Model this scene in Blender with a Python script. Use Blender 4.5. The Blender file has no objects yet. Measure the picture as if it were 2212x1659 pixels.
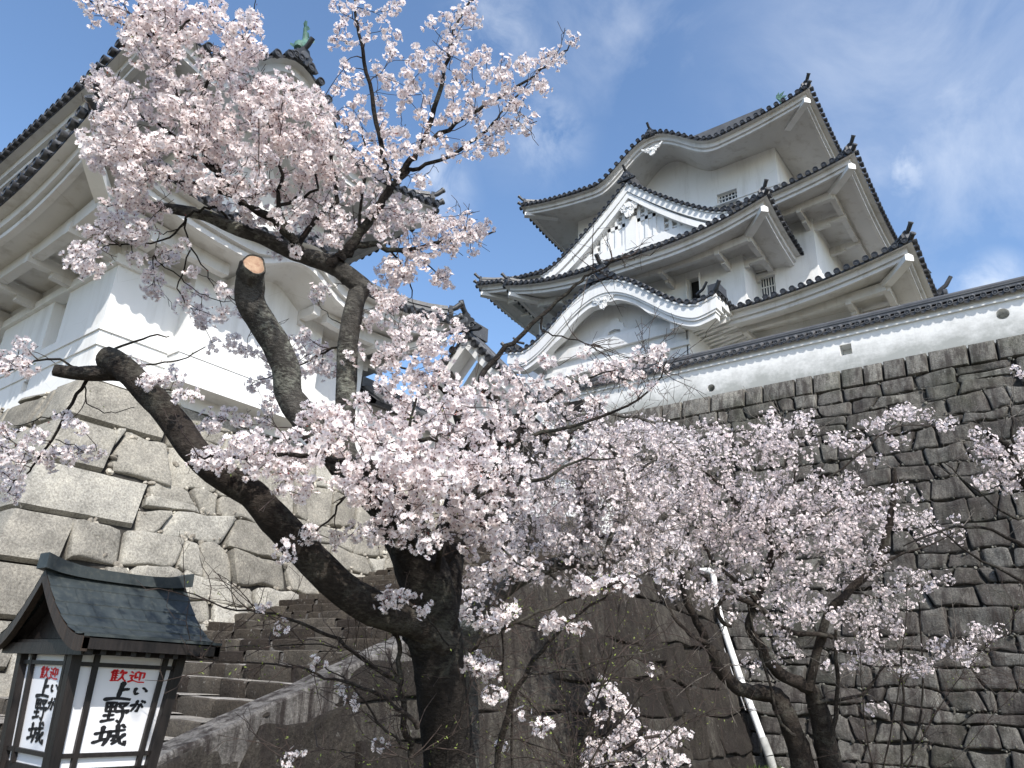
import bpy, bmesh, math, random
import numpy as np
from mathutils import Vector, Matrix, noise as mnoise
random.seed(7)
RNG = np.random.default_rng(7)
SC = bpy.context.scene
COL = SC.collection
rad = math.radians

# ------------------------------------------------------------------ camera
FPX = 1627.0; PX0, PY0 = 1106.0, 829.5           # focal length and centre of the 2212 px wide view used for measuring
TH, RO, AZ = rad(21.94), rad(2.55), rad(38.25)
_h = np.array([-math.sin(AZ), math.cos(AZ), 0.0]); _r = np.array([math.cos(AZ), math.sin(AZ), 0.0]); _z = np.array([0, 0, 1.0])
CF = math.cos(TH) * _h + math.sin(TH) * _z
_u = -math.sin(TH) * _h + math.cos(TH) * _z
CR = _r * math.cos(RO) + _u * math.sin(RO)
CU = -_r * math.sin(RO) + _u * math.cos(RO)
EYE = np.array([0.0, 0.0, 1.6])
cam = bpy.data.cameras.new('camera')
cam.sensor_width = 36.0; cam.lens = 36.0 * FPX / 2212.0
cam.clip_start = 0.05; cam.clip_end = 3000.0
camo = bpy.data.objects.new('camera', cam); COL.objects.link(camo)
M4 = Matrix(((CR[0], CU[0], -CF[0], EYE[0]), (CR[1], CU[1], -CF[1], EYE[1]), (CR[2], CU[2], -CF[2], EYE[2]), (0, 0, 0, 1)))
camo.matrix_world = M4
SC.camera = camo

def ray(x, y): return CF + CR * ((x - PX0) / FPX) + CU * ((PY0 - y) / FPX)
def at(x, y, t): return EYE + ray(x, y) * t
def onX(x, y, c): d = ray(x, y); return EYE + d * (c / d[0])
def onY(x, y, c): d = ray(x, y); return EYE + d * (c / d[1])

# ------------------------------------------------------------------ light
SUN_EL = rad(43); SUN_AZ = rad(122)               # azimuth clockwise from +Y
sdir = Vector((math.sin(SUN_AZ) * math.cos(SUN_EL), math.cos(SUN_AZ) * math.cos(SUN_EL), math.sin(SUN_EL)))
sl = bpy.data.lights.new('sun', 'SUN'); sl.energy = 4.0; sl.angle = rad(0.55); sl.color = (1.0, 0.955, 0.89)
so = bpy.data.objects.new('sun', sl); COL.objects.link(so)
so.rotation_euler = sdir.to_track_quat('Z', 'Y').to_euler(); so.location = (30, -30, 60)

W = bpy.data.worlds.new('World'); SC.world = W; W.use_nodes = True
nt = W.node_tree; N = nt.nodes; LK = nt.links
for n in list(N): N.remove(n)
wo = N.new('ShaderNodeOutputWorld'); bg = N.new('ShaderNodeBackground'); bg.inputs['Strength'].default_value = 0.15
sky = N.new('ShaderNodeTexSky'); sky.sky_type = 'NISHITA'; sky.sun_disc = False
sky.sun_elevation = SUN_EL; sky.sun_rotation = SUN_AZ
sky.altitude = 150; sky.air_density = 1.0; sky.dust_density = 1.2; sky.ozone_density = 1.6
tc = N.new('ShaderNodeTexCoord')
def wmath(op, a, b=None, c=None, clamp=False):
    n = N.new('ShaderNodeMath'); n.operation = op; n.use_clamp = clamp
    for i, v in enumerate((a, b, c)):
        if v is None: continue
        if isinstance(v, (int, float)): n.inputs[i].default_value = v
        else: LK.new(v, n.inputs[i])
    return n.outputs[0]
def wnoise(scale, detail, rough, dist=0.0, stretch=(1, 1, 1)):
    mp = N.new('ShaderNodeMapping'); mp.inputs['Scale'].default_value = stretch
    LK.new(tc.outputs['Generated'], mp.inputs['Vector'])
    n = N.new('ShaderNodeTexNoise'); n.inputs['Scale'].default_value = scale; n.inputs['Detail'].default_value = detail
    n.inputs['Roughness'].default_value = rough; n.inputs['Distortion'].default_value = dist
    LK.new(mp.outputs[0], n.inputs['Vector']); return n.outputs['Fac']
def wblob(px, py, size, soft):
    d = ray(px, py); d = d / np.linalg.norm(d)
    vd = N.new('ShaderNodeVectorMath'); vd.operation = 'DISTANCE'
    LK.new(tc.outputs['Generated'], vd.inputs[0]); vd.inputs[1].default_value = tuple(d)
    mr = N.new('ShaderNodeMapRange'); mr.interpolation_type = 'SMOOTHSTEP'
    mr.inputs['From Min'].default_value = size + soft; mr.inputs['From Max'].default_value = size
    LK.new(vd.outputs['Value'], mr.inputs['Value']); return mr.outputs[0]
nz1 = wnoise(5.5, 8, 0.60, 0.6); nz2 = wnoise(13, 7, 0.62, 0.4)
def cloud(px, py, size, soft, lo, hi, amp, nz):
    m = N.new('ShaderNodeMapRange'); m.inputs['From Min'].default_value = lo; m.inputs['From Max'].default_value = hi
    LK.new(nz, m.inputs['Value'])
    return wmath('MULTIPLY', wmath('MULTIPLY', wblob(px, py, size, soft), m.outputs[0]), amp)
cl = cloud(2120, 190, 0.0, 0.34, 0.40, 0.80, 0.50, nz1)
for a in ((2000, 40, 0.0, 0.32, 0.25, 0.80, 0.40, nz1), (2140, 622, 0.0, 0.055, 0.34, 0.66, 0.75, nz2), (2110, 610, 0.0, 0.045, 0.38, 0.66, 0.6, nz2),
          (1165, 285, 0.0, 0.09, 0.40, 0.74, 0.42, nz2), (1130, 240, 0.0, 0.12, 0.42, 0.74, 0.3, nz1), (940, 405, 0.0, 0.075, 0.36, 0.70, 0.6, nz2),
          (1070, 70, 0.0, 0.10, 0.42, 0.74, 0.34, nz2), (1350, 30, 0.0, 0.2, 0.42, 0.7, 0.22, nz1), (1950, 370, 0.0, 0.05, 0.42, 0.62, 0.4, nz2)):
    cl = wmath('MAXIMUM', cl, cloud(*a))
mix = N.new('ShaderNodeMix'); mix.data_type = 'RGBA'
hs = N.new('ShaderNodeHueSaturation'); hs.inputs['Saturation'].default_value = 1.08; hs.inputs['Value'].default_value = 1.2
LK.new(sky.outputs[0], hs.inputs['Color'])
LK.new(cl, mix.inputs['Factor']); LK.new(hs.outputs[0], mix.inputs['A']); mix.inputs['B'].default_value = (5.6, 5.9, 6.3, 1)
LK.new(mix.outputs['Result'], bg.inputs['Color']); LK.new(bg.outputs[0], wo.inputs[0])
SC.view_settings.view_transform = 'Standard'; SC.view_settings.look = 'None'
SC.view_settings.gamma = 1.0; SC.view_settings.exposure = 0.5; SC.view_settings.use_curve_mapping = False
try:
    SC.cycles.max_bounces = 8; SC.cycles.diffuse_bounces = 5; SC.cycles.transparent_max_bounces = 4
except Exception: pass

# ------------------------------------------------------------------ materials
class Mat:
    def __init__(s, name):
        s.m = bpy.data.materials.new(name); s.m.use_nodes = True
        s.t = s.m.node_tree; s.n = s.t.nodes; s.l = s.t.links
        s.b = s.n['Principled BSDF']; s.out = s.n['Material Output']
        s.tc = s.n.new('ShaderNodeTexCoord')
    def noise(s, scale, detail=4, rough=.55, stretch=None, dist=0.0, coord='Object'):
        n = s.n.new('ShaderNodeTexNoise'); n.inputs['Scale'].default_value = scale
        n.inputs['Detail'].default_value = detail; n.inputs['Roughness'].default_value = rough; n.inputs['Distortion'].default_value = dist
        v = s.tc.outputs[coord]
        if stretch:
            mp = s.n.new('ShaderNodeMapping'); mp.inputs['Scale'].default_value = stretch; s.l.new(v, mp.inputs[0]); v = mp.outputs[0]
        s.l.new(v, n.inputs['Vector']); return n.outputs['Fac']
    def rng(s, v, a, b, c=0., d=1.):
        n = s.n.new('ShaderNodeMapRange'); s.l.new(v, n.inputs['Value'])
        for k, x in zip(('From Min', 'From Max', 'To Min', 'To Max'), (a, b, c, d)): n.inputs[k].default_value = x
        return n.outputs[0]
    def math(s, op, a, b):
        n = s.n.new('ShaderNodeMath'); n.operation = op
        for i, v in enumerate((a, b)):
            if isinstance(v, (int, float)): n.inputs[i].default_value = v
            else: s.l.new(v, n.inputs[i])
        return n.outputs[0]
    def mix(s, f, a, b, mode='MIX'):
        n = s.n.new('ShaderNodeMix'); n.data_type = 'RGBA'; n.blend_type = mode
        for k, v in (('Factor', f), ('A', a), ('B', b)):
            if isinstance(v, (int, float)): n.inputs[k].default_value = v
            elif isinstance(v, tuple): n.inputs[k].default_value = (*v, 1) if len(v) == 3 else v
            else: s.l.new(v, n.inputs[k])
        return n.outputs['Result']
    def attr(s, name='tint'):
        n = s.n.new('ShaderNodeAttribute'); n.attribute_name = name; return n.outputs['Fac']
    def ramp(s, v, stops):
        n = s.n.new('ShaderNodeValToRGB'); s.l.new(v, n.inputs[0]); e = n.color_ramp.elements
        while len(e) < len(stops): e.new(0.5)
        for el, (p, c) in zip(e, stops): el.position = p; el.color = (*c, 1)
        return n.outputs[0]
    def sepz(s, coord='Object', ax='Z'):
        n = s.n.new('ShaderNodeSeparateXYZ'); s.l.new(s.tc.outputs[coord], n.inputs[0]); return n.outputs[ax]
    def fin(s, col, rough=.8, bump=None, strength=.3, dist=.02, spec=.3):
        if isinstance(col, tuple): s.b.inputs['Base Color'].default_value = (*col, 1)
        else: s.l.new(col, s.b.inputs['Base Color'])
        if isinstance(rough, (int, float)): s.b.inputs['Roughness'].default_value = rough
        else: s.l.new(rough, s.b.inputs['Roughness'])
        s.b.inputs['Specular IOR Level'].default_value = spec
        if bump is not None:
            n = s.n.new('ShaderNodeBump'); n.inputs['Strength'].default_value = strength; n.inputs['Distance'].default_value = dist
            s.l.new(bump, n.inputs['Height']); s.l.new(n.outputs[0], s.b.inputs['Normal'])
        return s.m
def m_plaster(name, c1, c2, stain, amt):
    m = Mat(name)
    big = m.rng(m.noise(.45, 5, .6), .35, .7); fine = m.noise(14, 5, .6)
    streak = m.rng(m.noise(1.6, 6, .65, (1.3, 1.3, .16)), .52, .75)
    c = m.mix(big, c1, c2)
    c = m.mix(m.math('MULTIPLY', streak, amt), c, stain)
    spots = m.rng(m.noise(3.1, 8, .72), .64, .72)
    c = m.mix(m.math('MULTIPLY', spots, amt * .9), c, stain)
    vo = m.n.new('ShaderNodeTexVoronoi'); vo.feature = 'DISTANCE_TO_EDGE'; vo.inputs['Scale'].default_value = .7; m.l.new(m.tc.outputs['Object'], vo.inputs['Vector'])
    ck = m.math('MULTIPLY', m.rng(vo.outputs['Distance'], .0, .006, 1., 0.), m.rng(m.noise(.8, 3), .5, .6))
    c = m.mix(m.math('MULTIPLY', ck, .35), c, stain)
    return m.fin(c, .9, m.math('ADD', fine, m.math('MULTIPLY', m.noise(1.7, 3), 2.0)), .12, .02, .15)
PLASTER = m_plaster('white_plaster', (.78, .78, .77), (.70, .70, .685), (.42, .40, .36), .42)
SOFFIT = m_plaster('soffit_shade_plaster', (.64, .63, .61), (.56, .55, .53), (.27, .235, .19), .5)  # dirtier plaster, base colour darkened further to deepen the shade under eaves
EAVEP = m_plaster('eave_shade_plaster', (.68, .67, .655), (.60, .59, .57), (.30, .27, .22), .5)  # wall plaster darkened to imitate the shade on eave boards
def fence_plaster():
    m = Mat('fence_plaster')
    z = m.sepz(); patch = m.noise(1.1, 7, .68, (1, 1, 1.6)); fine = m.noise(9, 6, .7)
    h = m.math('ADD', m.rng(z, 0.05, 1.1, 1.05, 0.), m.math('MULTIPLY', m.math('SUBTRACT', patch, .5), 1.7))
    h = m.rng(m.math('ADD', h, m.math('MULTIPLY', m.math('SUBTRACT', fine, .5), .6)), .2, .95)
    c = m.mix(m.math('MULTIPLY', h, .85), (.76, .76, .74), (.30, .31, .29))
    drip = m.rng(m.noise(2.2, 5, .6, (2.5, 2.5, .12)), .55, .75)
    c = m.mix(m.math('MULTIPLY', drip, .2), c, (.45, .45, .42))
    return m.fin(c, .92, fine, .1, .02, .1)
FENCEP = fence_plaster()
def m_tile(name, lo, hi, dark):
    m = Mat(name)
    a = m.attr(); n1 = m.noise(1.3, 5, .6); n2 = m.noise(22, 5, .65)
    c = m.mix(m.rng(n1, .3, .7), lo, hi)
    c = m.mix(m.rng(m.math('ADD', a, m.math('MULTIPLY', m.math('SUBTRACT', n2, .5), .9)), .2, .9), c, dark)
    lich = m.rng(m.noise(6, 8, .7), .62, .7)
    c = m.mix(m.math('MULTIPLY', lich, .5), c, (.30, .30, .27))
    return m.fin(c, m.rng(n2, .3, .7, .38, .62), n2, .2, .01, .5)
TILE = m_tile('roof_tile', (.058, .060, .065), (.125, .126, .128), (.018, .019, .022))
TILED = m_tile('roof_tile_dark', (.050, .054, .060), (.085, .088, .094), (.028, .03, .034))
def m_flat(name, col, rough=.7, var=.25, scale=6, spec=.3, stretch=None, bs=.15):
    m = Mat(name); n = m.noise(scale, 5, .6, stretch)
    c = m.mix(m.rng(n, .3, .72), tuple(x * (1 - var) for x in col), tuple(min(1, x * (1 + var)) for x in col))
    return m.fin(c, rough, n, bs, .01, spec)
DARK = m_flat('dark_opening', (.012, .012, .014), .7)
GLASS = m_flat('window_glass', (.05, .065, .085), .12, .2, 3, .6)
WOODD = m_flat('dark_timber', (.014, .011, .010), .5, .5, 7, .35, (8, 8, .7), .3)
WHITEW = m_flat('white_painted_bar', (.72, .72, .70), .6, .08)
COPPER = m_flat('green_copper', (.085, .17, .135), .6, .4, 9)
def m_stone(name, cols, lich, lamt, bump=.7, sc=1.0, streak=0.0, moss=None, bd=.035):
    m = Mat(name)
    a = m.attr(); c = m.ramp(a, cols)
    n1 = m.noise(2.2 * sc, 8, .66); n2 = m.noise(26 * sc, 8, .72); n3 = m.noise(95 * sc, 4, .7)
    c = m.mix(.75, c, m.ramp(n1, ((.25, (.42, .42, .42)), (.5, (.95, .95, .95)), (.78, (1.5, 1.48, 1.42)))), 'MULTIPLY')
    c = m.mix(.85, c, m.ramp(n2, ((.30, (.38, .37, .36)), (.5, (.95, .95, .95)), (.72, (1.6, 1.6, 1.57)))), 'MULTIPLY')
    c = m.mix(.6, c, m.ramp(n3, ((.30, (.45, .45, .45)), (.5, (1., 1., 1.)), (.7, (1.5, 1.5, 1.5)))), 'MULTIPLY')
    c = m.mix(m.math('MULTIPLY', m.rng(m.noise(9 * sc, 9, .78), .60, .66), lamt), c, lich)
    if streak:
        s = m.rng(m.noise(3.0, 7, .66, (2.2, 2.2, .28)), .44, .60)
        c = m.mix(m.math('MULTIPLY', s, streak), c, (.035, .028, .026))
    if moss:
        s = m.rng(m.noise(.9, 6, .6), .5, .68)
        c = m.mix(m.math('MULTIPLY', s, .4), c, moss)
    h = m.math('ADD', m.math('MULTIPLY', n2, 1.0), m.math('ADD', m.math('MULTIPLY', n1, 2.4), m.math('MULTIPLY', n3, .35)))
    return m.fin(c, .92, h, bump, bd, .2)
ST_LIGHT = m_stone('pale_granite', ((0., (.21, .196, .168)), (.45, (.305, .288, .25)), (.78, (.375, .36, .32)), (.9, (.35, .31, .235)), (1., (.345, .295, .215))), (.20, .19, .16), .55, .55)
ST_DARK = m_stone('dark_wall_stone', ((0., (.070, .062, .057)), (.35, (.115, .107, .097)), (.7, (.155, .149, .135)), (1., (.24, .23, .205))), (.36, .36, .33), .75, .8, 1.0, .75, (.060, .068, .046))
ST_FLANK = m_stone('flank_stone', ((0., (.036, .031, .026)), (.5, (.072, .063, .053)), (1., (.135, .124, .106))), (.32, .31, .28), .95, 1.0, 1.0, .75, None, .09)
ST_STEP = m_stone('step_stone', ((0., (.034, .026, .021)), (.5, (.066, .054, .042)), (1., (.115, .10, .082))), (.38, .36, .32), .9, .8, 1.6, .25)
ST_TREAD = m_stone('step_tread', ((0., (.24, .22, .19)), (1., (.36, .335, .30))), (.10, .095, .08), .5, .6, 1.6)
ST_KERB = m_stone('kerb_granite', ((0., (.20, .188, .175)), (1., (.27, .257, .24))), (.055, .05, .046), .6, 1.0, 1.3, .95)
MORTAR = m_flat('wall_joint', (.035, .032, .028), .95, .4, 9)
PEBBLE = m_stone('chink_stone', ((0., (.20, .18, .15)), (.6, (.38, .35, .30)), (1., (.52, .49, .42))), (.3, .28, .24), .3, .4)
PEBDARK = m_stone('dark_chink_stone', ((0., (.06, .058, .05)), (.6, (.12, .115, .10)), (1., (.2, .195, .17))), (.3, .3, .28), .5, .4)
def m_bark(name, base, light, lich, lamt):
    m = Mat(name)
    n1 = m.noise(7, 8, .66); n2 = m.noise(34, 8, .7, (1, 1, 2.2)); n3 = m.noise(3.0, 6, .7)
    c = m.mix(m.rng(n1, .3, .72), base, light)
    c = m.mix(.8, c, m.ramp(n2, ((.3, (.35, .35, .35)), (.55, (1, 1, 1)), (.75, (1.6, 1.6, 1.55)))), 'MULTIPLY')
    c = m.mix(m.math('MULTIPLY', m.rng(m.math('ADD', n3, m.math('MULTIPLY', m.math('SUBTRACT', n2, .5), .5)), .52, .66), lamt), c, lich)
    return m.fin(c, .93, m.math('ADD', n2, m.math('MULTIPLY', n1, 2.2)), 1.0, .02, .15)
BARK = m_bark('cherry_bark', (.015, .0125, .011), (.042, .036, .032), (.19, .20, .16), .22)
BARKL = m_bark('lichen_bark', (.045, .042, .038), (.13, .122, .11), (.30, .31, .26), .7)
BARKM = m_bark('brown_bark', (.024, .019, .016), (.06, .05, .043), (.17, .17, .14), .3)
TWIG = m_flat('twig_bark', (.05, .036, .03), .8, .4, 40)
TWIGG = m_flat('grey_twig_bark', (.13, .115, .10), .85, .35, 30)
def m_blossom(name, c0, c1, c2):
    m = Mat(name); a = m.attr()
    c = m.ramp(m.math('MULTIPLY', a, .5), ((0., c0), (.28, tuple(.5 * (x + y) for x, y in zip(c0, c1))), (.5, c1), (1., c2)))
    m.fin(c, .75, None, 0, 0, .1)
    tr = m.n.new('ShaderNodeBsdfTranslucent'); m.l.new(c, tr.inputs['Color'])
    ms = m.n.new('ShaderNodeMixShader'); ms.inputs[0].default_value = .38
    m.l.new(m.b.outputs[0], ms.inputs[1]); m.l.new(tr.outputs[0], ms.inputs[2]); m.l.new(ms.outputs[0], m.out.inputs['Surface'])
    return m.m
BLOSSOM = m_blossom('cherry_petal', (.92, .872, .862), (.66, .42, .40), (.20, .08, .05))
BLOSSOM2 = m_blossom('distant_cherry_petal', (.90, .85, .848), (.68, .46, .45), (.22, .09, .06))
BUD = m_flat('leaf_bud', (.17, .21, .05), .7, .4, 30)
REDBUD = m_flat('red_bud', (.30, .06, .05), .7, .4, 30)

# ------------------------------------------------------------------ mesh building
def V3(*a): return np.array(a, float)
def nrm(v): return v / max(1e-12, np.linalg.norm(v))
class MB:
    def __init__(s): s.v = []; s.f = []; s.m = []; s.t = []; s.cur = 0; s.tint = 0.0
    def add(s, vs, fs, m=None, tint=None):
        o = len(s.v); s.v.extend([tuple(map(float, p)) for p in vs])
        for f in fs:
            s.f.append(tuple(i + o for i in f)); s.m.append(s.cur if m is None else m); s.t.append(s.tint if tint is None else tint)
    def grid(s, P, closed=False, **k):             # P[i][j] -> point
        n, mm = len(P), len(P[0]); vs = [p for r in P for p in r]; fs = []
        for i in range(n - 1):
            for j in range(mm - (0 if closed else 1)):
                j2 = (j + 1) % mm; fs.append((i * mm + j, i * mm + j2, (i + 1) * mm + j2, (i + 1) * mm + j))
        s.add(vs, fs, **k)
    def box(s, x0, x1, y0, y1, z0, z1, **k):
        s.hexa([(x0, y0, z0), (x1, y0, z0), (x1, y1, z0), (x0, y1, z0), (x0, y0, z1), (x1, y0, z1), (x1, y1, z1), (x0, y1, z1)], **k)
    def hexa(s, p, **k):
        s.add(p, [(3, 2, 1, 0), (4, 5, 6, 7), (0, 1, 5, 4), (1, 2, 6, 5), (2, 3, 7, 6), (3, 0, 4, 7)], **k)
    def bar(s, a, b, w, h, up=(0, 0, 1), w2=None, h2=None, **k):
        a = np.array(a, float); b = np.array(b, float); d = nrm(b - a); up = np.array(up, float)
        x = nrm(np.cross(d, up)); y = np.cross(x, d); w2 = w if w2 is None else w2; h2 = h if h2 is None else h2
        q = []
        for p, ww, hh in ((a, w, h), (b, w2, h2)):
            q += [p - x * ww / 2 - y * hh / 2, p + x * ww / 2 - y * hh / 2, p + x * ww / 2 + y * hh / 2, p - x * ww / 2 + y * hh / 2]
        s.add(q, [(3, 2, 1, 0), (4, 5, 6, 7), (0, 1, 5, 4), (1, 2, 6, 5), (2, 3, 7, 6), (3, 0, 4, 7)], **k)
    def tube(s, pts, rs, n=8, cap=True, jit=None, **k):
        pts = [np.array(p, float) for p in pts]; rings = []
        t0 = nrm(pts[1] - pts[0]); ref = np.array([0, 0, 1.]) if abs(t0[2]) < .9 else np.array([1., 0, 0])
        x = nrm(np.cross(t0, ref))
        for i, p in enumerate(pts):
            t = nrm((pts[min(i + 1, len(pts) - 1)] - pts[max(i - 1, 0)])); x = nrm(x - t * (x @ t)); y = np.cross(t, x)
            r = rs[i] if hasattr(rs, '__len__') else rs; ring = []
            for j in range(n):
                a = 2 * math.pi * j / n; rr = r * (1 + (jit(p, a) if jit else 0)); ring.append(p + (x * math.cos(a) + y * math.sin(a)) * rr)
            rings.append(ring)
        s.grid(rings, closed=True, **k)
        if cap:
            o = len(s.v) - n * len(pts)
            for base in (0, n * (len(pts) - 1)):
                s.f.append(tuple(o + base + j for j in range(n))); s.m.append(k.get('m', s.cur) if k.get('m') is not None else s.cur); s.t.append(k.get('tint', s.tint) or 0.0)
    def prism(s, outline, o, ux, uy, un, depth, **k):   # outline in (a,b); extruded by depth along un
        o = np.array(o, float); ux = np.array(ux, float); uy = np.array(uy, float); un = np.array(un, float); n = len(outline)
        A = [o + ux * a + uy * b for a, b in outline]; B = [p + un * depth for p in A]
        fs = [tuple(range(n)), tuple(range(2 * n - 1, n - 1, -1))] + [(i, (i + 1) % n, n + (i + 1) % n, n + i) for i in range(n)]
        s.add(A + B, fs, **k)
    def build(s, name, mats, parent=None, smooth=None):
        me = bpy.data.meshes.new(name)
        base = np.zeros(3)
        if parent is not None:
            r = parent
            while r.parent: r = r.parent
            base = np.array(r.location)
        me.from_pydata([(a - base[0], b - base[1], c - base[2]) for a, b, c in s.v], [], s.f)
        for m in (mats if isinstance(mats, (list, tuple)) else [mats]): me.materials.append(m)
        me.polygons.foreach_set('material_index', s.m)
        at_ = me.attributes.new('tint', 'FLOAT', 'FACE'); at_.data.foreach_set('value', [float(x) for x in s.t])
        me.update()
        if smooth is not None:
            me.polygons.foreach_set('use_smooth', [True] * len(me.polygons)); me.set_sharp_from_angle(angle=rad(smooth))
        o = bpy.data.objects.new(name, me); COL.objects.link(o)
        if parent is not None: o.parent = parent
        return o
def tag(o, label, cat=None, group=None, kind=None):
    if label: o['label'] = label
    if cat: o['category'] = cat
    if group: o['group'] = group
    if kind: o['kind'] = kind
    return o
def thing(name, loc, label, cat, group=None):
    o = bpy.data.objects.new(name, None); COL.objects.link(o); o.location = loc; o.empty_display_size = .3
    return tag(o, label, cat, group)

def holed(mb, o, u, v, n, Wd, H, holes, m=0, mback=None):
    """flat wall with recesses; holes = (u0,u1,v0,v1,depth[, 'circle'])"""
    o = np.array(o, float); u = np.array(u, float); v = np.array(v, float); n = np.array(n, float)
    us = sorted({0, Wd, *[h[0] for h in holes], *[h[1] for h in holes]}); vs = sorted({0, H, *[h[2] for h in holes], *[h[3] for h in holes]})
    P = lambda a, b, d=0: o + u * a + v * b - n * d
    for i in range(len(us) - 1):
        for j in range(len(vs) - 1):
            a0, a1, b0, b1 = us[i], us[i + 1], vs[j], vs[j + 1]
            if any(h[0] <= a0 + 1e-6 and h[1] >= a1 - 1e-6 and h[2] <= b0 + 1e-6 and h[3] >= b1 - 1e-6 for h in holes): continue
            mb.add([P(a0, b0), P(a1, b0), P(a1, b1), P(a0, b1)], [(0, 1, 2, 3)], m=m)
    for h in holes:
        a0, a1, b0, b1, d = h[:5]; mk = m if mback is None else mback
        if len(h) > 5:
            k = 24; ca, cb, rr = (a0 + a1) / 2, (b0 + b1) / 2, min(a1 - a0, b1 - b0) / 2 * .98; C = []; S = []
            for i in range(k):
                an = 2 * math.pi * (i + .5) / k; c, s_ = math.cos(an), math.sin(an); q = 1 / max(abs(c), abs(s_))
                C.append((ca + rr * c, cb + rr * s_)); S.append((ca + (a1 - a0) / 2 * c * q, cb + (b1 - b0) / 2 * s_ * q))
            # the square boundary is sampled at the same angles; corner gaps are closed with the corner points
            for i in range(k):
                j = (i + 1) % k
                poly = [P(*C[i]), P(*S[i])]
                ai = 2 * math.pi * (i + .5) / k; aj = ai + 2 * math.pi / k
                for q_, cs in ((math.pi / 4, (a1, b1)), (3 * math.pi / 4, (a0, b1)), (5 * math.pi / 4, (a0, b0)), (7 * math.pi / 4, (a1, b0))):
                    if ai < q_ < aj: poly.append(P(*cs))
                poly += [P(*S[j]), P(*C[j])]
                mb.add(poly, [tuple(range(len(poly)))], m=m)
            mb.grid([[P(*c) for c in C], [P(*c, d) for c in C]], closed=True, m=m)
            mb.add([P(*c, d) for c in C], [tuple(range(k))], m=mk)
        else:
            q = [(a0, b0), (a1, b0), (a1, b1), (a0, b1)]
            mb.grid([[P(*c) for c in q], [P(*c, d) for c in q]], closed=True, m=m)
            mb.add([P(*c, d) for c in q], [(0, 1, 2, 3)], m=mk)
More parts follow.
